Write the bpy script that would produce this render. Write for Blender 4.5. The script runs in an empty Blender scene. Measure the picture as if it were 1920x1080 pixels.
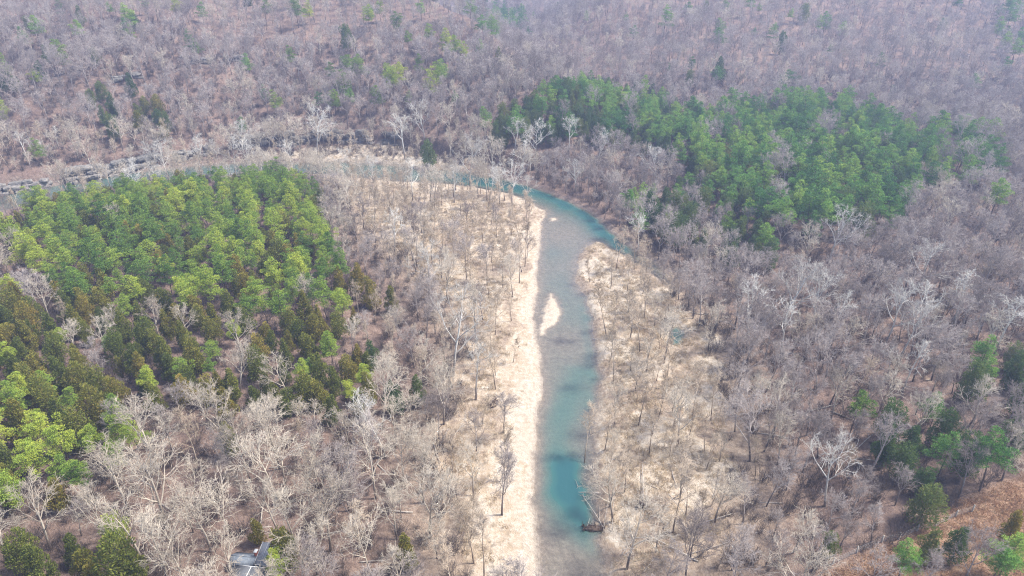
import bpy, math, random
import numpy as np
from mathutils import Vector

R = math.radians
random.seed(7)
rng = np.random.default_rng(7)
scn = bpy.context.scene
col = scn.collection

# ------------------------------------------------------------------ camera
CAM_H, PITCH, FPX = 110.0, 28.0, 1297.0          # metres, degrees down, focal length in 1920-wide pixels
cd = bpy.data.cameras.new('camera')
cd.sensor_width = 36.0
cd.lens = 36.0 * FPX / 1920.0
cd.clip_start, cd.clip_end = 0.5, 12000
cam = bpy.data.objects.new('camera', cd)
cam.location = (0, 0, CAM_H)
cam.rotation_euler = (R(90 - PITCH), 0, 0)
col.objects.link(cam)
scn.camera = cam

# ------------------------------------------------------------------ sky, sun, exposure
SUN_EL, SUN_AZ = 57.0, 84.0                        # azimuth clockwise from +Y (away from the camera)
w = bpy.data.worlds.new('World')
scn.world = w
w.use_nodes = True
wn = w.node_tree.nodes
sky = wn.new('ShaderNodeTexSky')
sky.sky_type = 'NISHITA'
sky.sun_disc = False
sky.sun_elevation = R(SUN_EL)
sky.sun_rotation = R(SUN_AZ)
sky.air_density = 1.0
sky.dust_density = 2.5
w.node_tree.links.new(sky.outputs[0], wn['Background'].inputs[0])
wn['Background'].inputs[1].default_value = 0.15
sl = bpy.data.lights.new('sun', 'SUN')
sl.energy = 3.7
sl.angle = R(8)
sl.color = (1.0, 0.965, 0.91)
so = bpy.data.objects.new('sun', sl)
sdir = Vector((math.sin(R(SUN_AZ)) * math.cos(R(SUN_EL)), math.cos(R(SUN_AZ)) * math.cos(R(SUN_EL)), math.sin(R(SUN_EL))))
so.rotation_euler = sdir.to_track_quat('Z', 'Y').to_euler()
so.location = (100, 100, 300)
col.objects.link(so)
scn.view_settings.view_transform = 'Standard'
scn.view_settings.look = 'None'
scn.view_settings.exposure = 0.97
scn.view_settings.gamma = 1.0
scn.cycles.max_bounces = 4
scn.cycles.diffuse_bounces = 2
scn.cycles.glossy_bounces = 2
scn.cycles.transparent_max_bounces = 8
scn.cycles.volume_bounces = 0
scn.cycles.denoising_prefilter = 'NONE'
scn.cycles.filter_width = 1.15

# ------------------------------------------------------------------ projection helpers (photo pixels <-> the ground)
cp, sp = math.cos(R(PITCH)), math.sin(R(PITCH))

def project(x, y, z):
    dz = z - CAM_H
    dep = y * cp - dz * sp
    up = y * sp + dz * cp
    dep = np.where(np.abs(dep) < 1e-3, 1e-3, dep)
    return 960 + FPX * x / dep, 540 - FPX * up / dep, dep

def ray(px, py):
    dx, dy = (px - 960) / FPX, -(py - 540) / FPX
    return np.array([dx, cp + dy * sp, -sp + dy * cp])

def G(px, py, z=0.0):
    d = ray(px, py)
    t = (z - CAM_H) / d[2]
    return d[0] * t, d[1] * t

def GP(pts, z=0.0):
    return np.array([G(a, b, z) for a, b in pts])

# ------------------------------------------------------------------ numpy noise, polygon maths
_tab = rng.random((256, 256))
def vnoise(x, y):
    xi, yi = np.floor(x).astype(int), np.floor(y).astype(int)
    fx, fy = x - xi, y - yi
    fx, fy = fx * fx * (3 - 2 * fx), fy * fy * (3 - 2 * fy)
    a, b = _tab[xi % 256, yi % 256], _tab[(xi + 1) % 256, yi % 256]
    c, d = _tab[xi % 256, (yi + 1) % 256], _tab[(xi + 1) % 256, (yi + 1) % 256]
    return (a * (1 - fx) + b * fx) * (1 - fy) + (c * (1 - fx) + d * fx) * fy

def fbm(x, y, s, o=4):
    x, y = np.asarray(x, float) / s, np.asarray(y, float) / s
    v, a, t = 0, 1.0, 0
    for k in range(o):
        v = v + a * vnoise(x * 2 ** k + 17.3 * k, y * 2 ** k + 5.1 * k)
        t += a
        a *= .5
    return v / t                                    # 0..1

def inside(P, x, y):
    r = np.zeros(np.shape(x), bool)
    n = len(P)
    for i in range(n):
        x0, y0 = P[i]
        x1, y1 = P[(i + 1) % n]
        c = ((y0 > y) != (y1 > y)) & (x < (x1 - x0) * (y - y0) / ((y1 - y0) if y1 != y0 else 1e-9) + x0)
        r ^= c
    return r

def edge_dist(P, x, y, closed=True):
    d = np.full(np.shape(x), 1e9)
    n = len(P)
    for i in range(n if closed else n - 1):
        ax, ay = P[i]
        bx, by = P[(i + 1) % n]
        ux, uy = bx - ax, by - ay
        t = np.clip(((x - ax) * ux + (y - ay) * uy) / (ux * ux + uy * uy + 1e-9), 0, 1)
        d = np.minimum(d, np.hypot(x - ax - t * ux, y - ay - t * uy))
    return d

def sdist(P, x, y):
    return np.where(inside(P, x, y), -1, 1) * edge_dist(P, x, y)

def sstep(a, b, v):
    t = np.clip((v - a) / (b - a), 0, 1)
    return t * t * (3 - 2 * t)

# ------------------------------------------------------------------ the river's course
NEAR_BANK = [(1016, 1180), (1012, 1080), (1010, 1040), (1002, 1000), (1004, 960), (1001, 900), (1002, 850), (1006, 800), (1012, 760),
             (1016, 735), (1014, 700), (1011, 660), (1003, 620), (1000, 580), (1007, 545), (1006, 510), (1010, 480), (1013, 440),
             (1016, 415), (1024, 402), (1018, 394), (996, 380), (970, 368), (930, 358), (880, 350), (820, 343), (760, 341), (700, 337),
             (640, 330), (580, 326), (500, 326), (420, 330), (340, 338), (260, 345), (180, 358), (100, 376), (0, 396), (-120, 420), (-300, 460)]
FAR_BANK = [(-300, 410), (-120, 380), (0, 364), (60, 355), (130, 343), (200, 330), (300, 317), (400, 307), (480, 304), (560, 304), (640, 302),
            (700, 305), (760, 311), (830, 316), (880, 322), (940, 334), (990, 348), (1030, 362), (1066, 376), (1098, 393), (1124, 412),
            (1150, 438), (1172, 456), (1200, 474), (1228, 492), (1250, 514), (1268, 540), (1262, 552), (1240, 530), (1214, 508), (1186, 490),
            (1160, 474), (1140, 464), (1124, 454), (1108, 458), (1094, 467), (1086, 482), (1082, 505), (1083, 530), (1095, 550), (1105, 570),
            (1113, 600), (1117, 630), (1121, 660), (1126, 690), (1127, 720), (1125, 760), (1121, 800), (1119, 840), (1114, 870), (1122, 900),
            (1124, 930), (1118, 962), (1120, 985), (1136, 1000), (1124, 1016), (1132, 1040), (1139, 1080), (1150, 1180)]
RIVER = GP(NEAR_BANK + FAR_BANK)
ISLET = GP([(1034, 551), (1026, 568), (1018, 594), (1014, 616), (1018, 627), (1028, 614), (1041, 603), (1047, 586), (1044, 570), (1039, 558)])
SPECK = GP([(1032, 409), (1040, 408), (1042, 412), (1034, 414)])
POND = GP([(1259, 608), (1275, 607), (1286, 620), (1284, 636), (1272, 646), (1259, 643), (1253, 626)], 1.5)
BLUFF = GP([(-300, 408), (-120, 378), (0, 362), (60, 352), (130, 338), (200, 322), (300, 309), (370, 296), (430, 282), (500, 275), (600, 271), (740, 275),
            (800, 287), (860, 300), (930, 312), (1000, 318)], 1.0)
CENTRE = GP([(1080, 1180), (1075, 1080), (1060, 900), (1065, 700), (1058, 620), (1045, 540), (1050, 470), (1075, 410), (1010, 362)])
# deep runs: line of photo pixels, half width m, extra depth m
POOLS = [([(840, 330), (940, 346), (1000, 357), (1045, 371), (1085, 391), (1117, 415), (1146, 441), (1165, 458)], 6.5, 2.1),
         ([(1098, 556), (1107, 595), (1114, 650), (1120, 705), (1117, 760)], 2.4, .75), ([(1040, 470), (1055, 540), (1080, 600)], 5, .22),
         ([(1085, 700), (1062, 760), (1046, 820), (1050, 870), (1062, 910)], 4.0, .75),
         ([(1066, 880), (1070, 930), (1084, 965), (1105, 990), (1128, 1006)], 4.4, 2.1),
         ([(-60, 380), (60, 364), (180, 344), (300, 326), (480, 315), (660, 315), (800, 325)], 9, .9)]
SHOALS = [((1045, 640), 8, .45), ((1050, 440), 10, .5), ((1045, 500), 8, .3), ((1050, 1040), 9, .4), ((1075, 1075), 9, .4), ((1104, 895), 3, .8), ((1120, 455), 5, .6), ((1012, 760), 3, .3)]
POOLS = [(GP(p), r, d) for p, r, d in POOLS]
# open sand patches on the right bar
SANDP = [(G(*p, 1.5), r) for p, r in (((1112, 500), 7), ((1138, 520), 7), ((1165, 560), 4), ((1330, 690), 5), ((1332, 745), 4.5), ((1215, 895), 4.5), ((1348, 892), 5), ((1300, 905), 4), ((1180, 955), 4), ((1150, 655), 5), ((1165, 1000), 3.5), ((1250, 545), 4), ((1335, 640), 4), ((1290, 800), 3), ((1200, 780), 3))]
SHOALS = [(G(*p), r, d) for p, r, d in SHOALS]

def river_sd(x, y):
    return sdist(RIVER, x, y) + (fbm(x + 11, y + 7, 4.5, 3) - .5) * 2.4

def islet_sd(P, x, y):
    return sdist(P, x, y) + (fbm(x + 31, y + 5, 2.6, 3) - .5) * 2.2

def terrain(x, y):
    x, y = np.asarray(x, float), np.asarray(y, float)
    sd = np.where((y < 480), river_sd(x, y), 120.0)
    cx = np.interp(y, CENTRE[:, 1], CENTRE[:, 0])
    right = sstep(-2, 2, x - cx) * (y < 260) + (y >= 260) * sstep(-2, 2, y - np.interp(x, *zip(*sorted((a, b) for a, b in GP([(0, 380), (300, 331), (560, 315), (760, 326), (960, 345), (1060, 385), (1110, 425), (1250, 530)])))))
    n1, n2 = fbm(x, y, 26, 4), fbm(x + 300, y, 7, 3)
    bar = np.clip(sd, 0, 60)
    gentle = 0.05 + .055 * np.minimum(bar, 8) + .028 * np.clip(bar - 6, 0, 50) + (n1 - .5) * 2.0 * sstep(3, 18, sd) + (n2 - .5) * 1.5 * sstep(3, 11, sd)
    steep = 0.02 + 1.0 * sstep(0, 1.8, sd) + .035 * np.clip(bar - 3, 0, 60) + (n1 - .5) * 2.0 * sstep(3, 20, sd) + (n2 - .5) * 1.0 * sstep(1, 8, sd)
    z = gentle * (1 - right) + steep * right
    z = np.where(sd > 0, np.maximum(z, 0.05 + .03 * np.clip(sd, 0, 10)), z)
    dep = .36 * sstep(0, 4.0, -sd) + .08
    wob = 1.5 * (fbm(x + 70, y, 9, 3) - .5)
    for P, r, d in POOLS:
        dep = dep + d * np.exp(-((edge_dist(P, x, y, False) + wob * r * .5) / r) ** 2) * sstep(0, 2.8, -sd)
    for (qx, qy), r, d in SHOALS:
        dep = dep * (1 - d * np.exp(-((x - qx) ** 2 + (y - qy) ** 2) / (r * r)))
    dep = dep * (.9 + .2 * n2)
    z = np.where(sd < 0, -np.maximum(dep * sstep(0, .8, -sd), .03 * sstep(0, .5, -sd)), z)
    for P, h in ((ISLET, .3), (SPECK, .2)):
        si = islet_sd(P, x, y)
        z = np.where(si < 1.6, np.maximum(z, -.25 * sstep(0, 1.6, si) + h * sstep(0, 1.5, -si)), z)
    sp_ = sdist(POND, x, y)
    z = np.where(sp_ < 2, z * sstep(0, 2, sp_) + (1 - sstep(0, 2, sp_)) * .9 - 1.6 * sstep(0, 1.2, -sp_), z)
    # hills
    yb = np.interp(x, BLUFF[:, 0], BLUFF[:, 1])
    v = y - yb
    big = fbm(x + 900, y + 400, 105, 3) - .5
    el = np.interp(y, [300, 400, 520, 700, 900, 1500], [90, 55, 0, -115, -260, -700])
    mL = sstep(32, -45, x - el)
    hl = 6.5 * sstep(-.5, 3.0, v) * sstep(70, 20, x) + .175 * np.clip(v - 3, 0, 480) + big * 36 * sstep(10, 140, v) + 5 * sstep(.48, .56, fbm(x, y * 1.6, 60, 2)) * sstep(30, 90, v)
    hl = np.minimum(hl, 84 + big * 10) * mL * (v > -1)
    er = np.interp(y, [300, 500, 700, 900, 1500], [40, 30, 70, 110, 300])
    mR = sstep(-70, 70, x - er)
    yr = 410 + .05 * x
    hr = (.205 * np.clip(y - yr, 0, 360) + big * 32 * sstep(0, 120, y - yr)) * mR
    hr = np.minimum(hr, 74)
    far = np.clip((y - 820) * .07, 0, 70) + big * 14 * sstep(700, 1000, y)
    floor = 3.0 * sstep(20, 90, sd) + .012 * np.clip(y - 250, 0, 300) + 1.8 * (fbm(x, y, 60, 3) - .5) * sstep(30, 80, sd)
    hill = np.maximum(np.maximum(hl, hr), far)
    side = 10 * sstep(330, 900, np.abs(x)) * (y < 480)
    return z + np.where(sd > 0, floor * sstep(5, 60, sd), 0) + hill * (sd > 0) + side * (sd > 20)

# ------------------------------------------------------------------ materials
def mat(name):
    m = bpy.data.materials.new(name)
    m.use_nodes = True
    nt = m.node_tree
    b = nt.nodes['Principled BSDF']
    b.inputs['Roughness'].default_value = .9
    b.inputs['Specular IOR Level'].default_value = .2
    return m, nt, b

def N(nt, t, **kw):
    n = nt.nodes.new(t)
    for k, v in kw.items():
        setattr(n, k, v)
    return n

def mixc(nt, f, a, b):
    m = N(nt, 'ShaderNodeMix', data_type='RGBA')
    for s, v in ((0, f), (6, a), (7, b)):
        if isinstance(v, (int, float)):
            m.inputs[s].default_value = v
        elif isinstance(v, tuple):
            m.inputs[s].default_value = (*v, 1) if len(v) == 3 else v
        else:
            nt.links.new(v, m.inputs[s])
    return m.outputs[2]

def ramp(nt, fac, stops):
    r = N(nt, 'ShaderNodeValToRGB')
    e = r.color_ramp.elements
    while len(e) > 1:
        e.remove(e[-1])
    for i, (p, c) in enumerate(stops):
        q = e[0] if i == 0 else e.new(p)
        q.position = p
        q.color = (*c, 1) if isinstance(c, tuple) else (c, c, c, 1)
    nt.links.new(fac, r.inputs[0])
    return r.outputs[0]

def noise(nt, scale, detail=4, rough=.6, vec=None):
    n = N(nt, 'ShaderNodeTexNoise')
    n.inputs['Scale'].default_value = scale
    n.inputs['Detail'].default_value = detail
    n.inputs['Roughness'].default_value = rough
    if vec is not None:
        nt.links.new(vec, n.inputs['Vector'])
    return n.outputs[0]

def math_(nt, op, a, b=None):
    m = N(nt, 'ShaderNodeMath', operation=op)
    for i, v in enumerate((a, b)):
        if v is None:
            continue
        if isinstance(v, (int, float)):
            m.inputs[i].default_value = v
        else:
            nt.links.new(v, m.inputs[i])
    return m.outputs[0]

def bump(nt, b, h, strength, dist):
    n = N(nt, 'ShaderNodeBump')
    n.inputs['Strength'].default_value = strength
    n.inputs['Distance'].default_value = dist
    nt.links.new(h, n.inputs['Height'])
    nt.links.new(n.outputs[0], b.inputs['Normal'])

def attr(nt, name):
    return N(nt, 'ShaderNodeAttribute', attribute_name=name).outputs['Fac']

def ground_material():
    m, nt, b = mat('ground')
    pos = N(nt, 'ShaderNodeNewGeometry').outputs['Position']
    mpn = N(nt, 'ShaderNodeMapping')
    mpn.inputs['Scale'].default_value = (1, .35, 1)
    mpn.inputs['Rotation'].default_value = (0, 0, R(-14))
    nt.links.new(pos, mpn.inputs[0])
    mpv = mpn.outputs[0]
    nA, nB, nC, nD = noise(nt, .09, 5, .65, pos), noise(nt, .8, 6, .7, pos), noise(nt, 4.0, 3, .7, pos), noise(nt, .3, 5, .7, pos)
    litter = ramp(nt, nB, [(.28, (.082, .059, .048)), (.45, (.195, .134, .103)), (.6, (.28, .198, .154)), (.75, (.375, .29, .245))])
    litter = mixc(nt, ramp(nt, nA, [(.4, 0.), (.65, .6)]), litter, (.225, .155, .125))
    litter = mixc(nt, ramp(nt, nC, [(.35, .55), (.5, 0.)]), litter, (.085, .055, .045))
    nS = noise(nt, .22, 5, .65, mpv)
    litter = mixc(nt, math_(nt, 'MULTIPLY', attr(nt, 'silt'), .75), litter, ramp(nt, nB, [(.28, (.17, .125, .09)), (.45, (.31, .24, .175)), (.6, (.42, .335, .25)), (.75, (.50, .42, .33))]))
    sand = ramp(nt, nB, [(.25, (.33, .265, .20)), (.40, (.47, .395, .305)), (.55, (.57, .49, .39)), (.72, (.66, .585, .485))])
    sand = mixc(nt, ramp(nt, nC, [(.32, .6), (.5, 0.)]), sand, (.34, .265, .195))
    sand = mixc(nt, ramp(nt, nA, [(.38, .35), (.6, 0.)]), sand, (.46, .375, .285))
    field = ramp(nt, nB, [(.25, (.16, .09, .055)), (.45, (.28, .165, .10)), (.6, (.36, .235, .15)), (.8, (.44, .33, .22))])
    # the sand gives way to litter and dry weeds in ragged patches
    s = math_(nt, 'ADD', attr(nt, 'sand'), math_(nt, 'MULTIPLY', math_(nt, 'SUBTRACT', nS, .5), 1.7))
    s = math_(nt, 'ADD', s, math_(nt, 'MULTIPLY', math_(nt, 'SUBTRACT', nB, .5), .55))
    c = mixc(nt, ramp(nt, s, [(.34, 0.), (.56, 1.)]), litter, sand)
    weeds = math_(nt, 'MULTIPLY', ramp(nt, s, [(.2, 0.), (.42, 1.), (.62, 1.), (.8, .12)]), ramp(nt, nB, [(.42, 1.), (.62, .1)]))
    c = mixc(nt, math_(nt, 'MULTIPLY', weeds, .75), c, (.44, .335, .225))
    c = mixc(nt, attr(nt, 'field'), c, field)
    peb = N(nt, 'ShaderNodeTexVoronoi')
    peb.inputs['Scale'].default_value = 1.6
    nt.links.new(pos, peb.inputs['Vector'])
    bed = ramp(nt, nB, [(.3, (.17, .14, .115)), (.5, (.29, .24, .195)), (.7, (.42, .36, .29))])
    bed = mixc(nt, ramp(nt, nC, [(.35, .5), (.55, 0.)]), bed, (.15, .12, .095))
    c = mixc(nt, attr(nt, 'bed'), c, bed)
    nt.links.new(c, b.inputs['Base Color'])
    b.inputs['Roughness'].default_value = .95
    bump(nt, b, math_(nt, 'ADD', nB, math_(nt, 'MULTIPLY', nC, .4)), .8, .9)
    return m

def water_material():
    m, nt, b = mat('water')
    nt.nodes.remove(b)
    out = nt.nodes['Material Output']
    pos = N(nt, 'ShaderNodeNewGeometry').outputs['Position']
    d = attr(nt, 'depth')
    dn = math_(nt, 'ADD', d, math_(nt, 'MULTIPLY', math_(nt, 'SUBTRACT', noise(nt, .25, 4, .6, pos), .5), .22))
    tint = ramp(nt, math_(nt, 'MULTIPLY', dn, .4), [(0., (.97, .96, .94)), (.2, (.86, .89, .85)), (.45, (.56, .72, .67)), (.75, (.24, .47, .46)), (1., (.09, .30, .33))])
    body = ramp(nt, math_(nt, 'MULTIPLY', dn, .4), [(0., (.26, .24, .20)), (.18, (.21, .225, .19)), (.45, (.125, .195, .16)), (.7, (.05, .155, .138)), (1., (.025, .105, .108))])
    tr = N(nt, 'ShaderNodeBsdfTransparent')
    nt.links.new(tint, tr.inputs[0])
    df = N(nt, 'ShaderNodeBsdfDiffuse')
    nt.links.new(body, df.inputs[0])
    gl = N(nt, 'ShaderNodeBsdfGlossy')
    gl.inputs['Roughness'].default_value = .08
    mp = N(nt, 'ShaderNodeMapping')
    mp.inputs['Scale'].default_value = (1, .6, 1)
    nt.links.new(pos, mp.inputs[0])
    bp = N(nt, 'ShaderNodeBump')
    bp.inputs['Strength'].default_value = .6
    bp.inputs['Distance'].default_value = .25
    nt.links.new(noise(nt, 1.6, 5, .65, mp.outputs[0]), bp.inputs['Height'])
    nt.links.new(bp.outputs[0], gl.inputs['Normal'])
    fr = N(nt, 'ShaderNodeFresnel')
    fr.inputs['IOR'].default_value = 1.33
    nt.links.new(bp.outputs[0], fr.inputs['Normal'])
    m1, m2 = N(nt, 'ShaderNodeMixShader'), N(nt, 'ShaderNodeMixShader')
    nt.links.new(ramp(nt, math_(nt, 'MULTIPLY', dn, .4), [(0., .03), (.1, .18), (.3, .42), (.6, .62), (1., .8)]), m1.inputs[0])
    nt.links.new(tr.outputs[0], m1.inputs[1])
    nt.links.new(df.outputs[0], m1.inputs[2])
    nt.links.new(math_(nt, 'ADD', math_(nt, 'MULTIPLY', fr.outputs[0], 1.3), .04), m2.inputs[0])
    nt.links.new(m1.outputs[0], m2.inputs[1])
    nt.links.new(gl.outputs[0], m2.inputs[2])
    nt.links.new(m2.outputs[0], out.inputs[0])
    return m

def bark_material(name, dark, light, spread=.25, base=None):
    """bark that varies from tree to tree; base: colour of the rough bark low on the stem (object space height)"""
    m, nt, b = mat(name)
    oi = N(nt, 'ShaderNodeObjectInfo')
    tc = N(nt, 'ShaderNodeTexCoord').outputs['Object']
    f = math_(nt, 'ADD', math_(nt, 'MULTIPLY', noise(nt, .7, 3, .6, tc), .6), math_(nt, 'MULTIPLY', oi.outputs['Random'], .7))
    c = ramp(nt, f, [(.25, dark), (.85, light)])
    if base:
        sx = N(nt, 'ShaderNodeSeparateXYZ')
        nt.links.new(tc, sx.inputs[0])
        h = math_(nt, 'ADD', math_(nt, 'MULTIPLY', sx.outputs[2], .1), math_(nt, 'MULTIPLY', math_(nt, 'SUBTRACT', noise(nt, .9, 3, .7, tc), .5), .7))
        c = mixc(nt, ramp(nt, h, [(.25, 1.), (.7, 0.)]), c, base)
    nt.links.new(c, b.inputs['Base Color'])
    return m

def leaf_material(name, stops, trans=.3):
    m, nt, b = mat(name)
    oi = N(nt, 'ShaderNodeObjectInfo')
    tc = N(nt, 'ShaderNodeTexCoord').outputs['Object']
    f = math_(nt, 'ADD', math_(nt, 'MULTIPLY', attr(nt, 'rnd'), .38), math_(nt, 'MULTIPLY', oi.outputs['Random'], .5))
    f = math_(nt, 'ADD', f, math_(nt, 'MULTIPLY', noise(nt, .45, 2, .5, tc), .2))
    c = ramp(nt, f, stops)
    df, tl, mx = N(nt, 'ShaderNodeBsdfDiffuse'), N(nt, 'ShaderNodeBsdfTranslucent'), N(nt, 'ShaderNodeMixShader')
    mx.inputs[0].default_value = trans
    nt.links.new(c, df.inputs[0])
    nt.links.new(c, tl.inputs[0])
    nt.links.new(df.outputs[0], mx.inputs[1])
    nt.links.new(tl.outputs[0], mx.inputs[2])
    nt.links.new(mx.outputs[0], nt.nodes['Material Output'].inputs[0])
    nt.nodes.remove(b)
    return m

def plain(name, c1, c2, scale=3., rough=.85, bstr=.3):
    m, nt, b = mat(name)
    tc = N(nt, 'ShaderNodeTexCoord').outputs['Object']
    n = noise(nt, scale, 5, .65, tc)
    nt.links.new(ramp(nt, n, [(.3, c1), (.7, c2)]), b.inputs['Base Color'])
    b.inputs['Roughness'].default_value = rough
    if bstr:
        bump(nt, b, n, bstr, .08)
    return m

M = dict(
    ground=ground_material(), water=water_material(),
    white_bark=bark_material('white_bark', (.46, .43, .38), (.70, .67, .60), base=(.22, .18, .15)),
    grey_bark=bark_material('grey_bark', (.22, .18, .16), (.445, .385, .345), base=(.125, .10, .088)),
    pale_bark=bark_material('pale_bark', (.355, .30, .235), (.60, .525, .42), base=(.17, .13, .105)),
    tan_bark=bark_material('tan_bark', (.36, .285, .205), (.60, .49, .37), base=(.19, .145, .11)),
    straw=bark_material('straw_stems', (.42, .33, .23), (.66, .56, .42)),
    pine_bark=bark_material('pine_bark', (.09, .065, .055), (.16, .115, .095)),
    pine=leaf_material('pine_needles', [(.1, (.05, .11, .028)), (.35, (.14, .235, .046)), (.6, (.275, .37, .060)), (.95, (.49, .51, .075))], .18),
    dark_pine=leaf_material('dark_pine_needles', [(.1, (.03, .10, .035)), (.35, (.085, .205, .052)), (.6, (.18, .335, .068)), (.95, (.36, .46, .085))], .16),
    cedar=leaf_material('cedar_foliage', [(.1, (.09, .125, .034)), (.45, (.19, .215, .046)), (.72, (.29, .255, .055)), (.98, (.44, .29, .068))], .28),
    dark_cedar=leaf_material('dark_cedar_foliage', [(.1, (.055, .11, .050)), (.45, (.115, .185, .062)), (.7, (.19, .24, .072)), (.95, (.29, .27, .08))], .4),
    weed=leaf_material('dry_weeds', [(.1, (.30, .22, .14)), (.5, (.50, .40, .27)), (.95, (.66, .56, .41))], .3),
    grass=leaf_material('dry_grass', [(.1, (.28, .165, .10)), (.5, (.40, .25, .15)), (.95, (.54, .40, .26))], .3),
    rock=plain('limestone', (.055, .052, .05), (.34, .315, .28), .9, .95, .9),
    wood=plain('driftwood', (.24, .20, .165), (.50, .45, .39), 2., .85),
    roots=plain('root_mass', (.035, .027, .022), (.15, .105, .08), 3., .95, .8),
)

# ------------------------------------------------------------------ mesh helpers
def mesh_np(name, V, F, mats, mi=None, attrs=None, smooth=False):
    """F: list of (k, index array) groups of k-gons"""
    me = bpy.data.meshes.new(name)
    V = np.asarray(V, np.float32)
    me.vertices.add(len(V))
    me.vertices.foreach_set('co', V.ravel())
    loops = np.concatenate([f.ravel() for f in F]).astype(np.int32)
    tot = np.concatenate([np.full(len(f), f.shape[1], np.int32) for f in F])
    st = np.concatenate([[0], np.cumsum(tot)[:-1]]).astype(np.int32)
    me.loops.add(len(loops))
    me.loops.foreach_set('vertex_index', loops)
    me.polygons.add(len(tot))
    me.polygons.foreach_set('loop_start', st)
    me.polygons.foreach_set('loop_total', tot)
    for m in mats:
        me.materials.append(m)
    if mi is not None:
        me.polygons.foreach_set('material_index', np.asarray(mi, np.int32))
    if smooth:
        me.polygons.foreach_set('use_smooth', np.ones(len(tot), bool))
    for k, v in (attrs or {}).items():
        a = me.attributes.new(k, 'FLOAT', 'POINT')
        a.data.foreach_set('value', np.asarray(v, np.float32))
    me.update(calc_edges=True)
    me.validate()
    return me

def obj(name, me, parent=None, loc=None, rz=0, label=None, cat=None, group=None, kind=None):
    o = bpy.data.objects.new(name, me)
    col.objects.link(o)
    if parent is not None:
        o.parent = parent
    if loc is not None:
        o.location = loc
    if rz:
        o.rotation_euler = (0, 0, rz)
    for k, v in (('label', label), ('category', cat), ('group', group), ('kind', kind)):
        if v:
            o[k] = v
    return o

def prisms(S, n):
    """S: (k,8) p0 p1 r0 r1 -> n-sided tapered prisms"""
    S = np.asarray(S, float)
    p0, p1, r0, r1 = S[:, :3], S[:, 3:6], S[:, 6:7], S[:, 7:8]
    d = p1 - p0
    d /= np.linalg.norm(d, axis=1, keepdims=True) + 1e-9
    a = np.where(np.abs(d[:, 2:3]) > .9, np.array([[1., 0, 0]]), np.array([[0, 0, 1.]]))
    u = np.cross(d, a)
    u /= np.linalg.norm(u, axis=1, keepdims=True) + 1e-9
    v = np.cross(d, u)
    k = len(S)
    V = np.zeros((k, 2 * n, 3))
    for i in range(n):
        t = 2 * math.pi * i / n
        o = u * math.cos(t) + v * math.sin(t)
        V[:, i] = p0 + o * r0
        V[:, n + i] = p1 + o * r1
    q = np.array([[i, (i + 1) % n, n + (i + 1) % n, n + i] for i in range(n)])
    F = (np.arange(k)[:, None, None] * 2 * n + q[None]).reshape(-1, 4)
    return V.reshape(-1, 3), F

def seg_mesh(name, S, m, thick=.11):
    S = np.asarray(S, float)
    big = S[:, 6] > thick
    Vs, Fs, off = [], [], 0
    for sel, n in ((big, 6), (~big, 3)):
        if sel.any():
            V, F = prisms(S[sel], n)
            Vs.append(V)
            Fs.append(F + off)
            off += len(V)
    return mesh_np(name, np.concatenate(Vs), [np.concatenate(Fs)], [m])

def rnd_dir():
    v = Vector((random.gauss(0, 1), random.gauss(0, 1), random.gauss(0, 1)))
    return v.normalized()

def tilt(d, ang, az):
    a = Vector((1, 0, 0)) if abs(d.z) > .9 else Vector((0, 0, 1))
    u = d.cross(a).normalized()
    v = d.cross(u)
    return (d * math.cos(ang) + (u * math.cos(az) + v * math.sin(az)) * math.sin(ang)).normalized()

def stem(out, p, d, L, r, r_end, n, wander, up):
    """a wandering limb; returns the points, directions and radii along it"""
    pts = [(p.copy(), d.copy(), r)]
    for i in range(n):
        d = (d + rnd_dir() * wander + Vector((0, 0, up))).normalized()
        q = p + d * (L / n)
        rr = r + (r_end - r) * (i + 1) / n
        out.append((*p, *q, pts[-1][2], rr))
        p = q
        pts.append((p.copy(), d.copy(), rr))
    return pts

def along(pts, t):
    f = t * (len(pts) - 1)
    i = min(int(f), len(pts) - 2)
    f -= i
    return pts[i][0].lerp(pts[i + 1][0], f), pts[i][1], pts[i][2] * (1 - f) + pts[i + 1][2] * f

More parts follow.
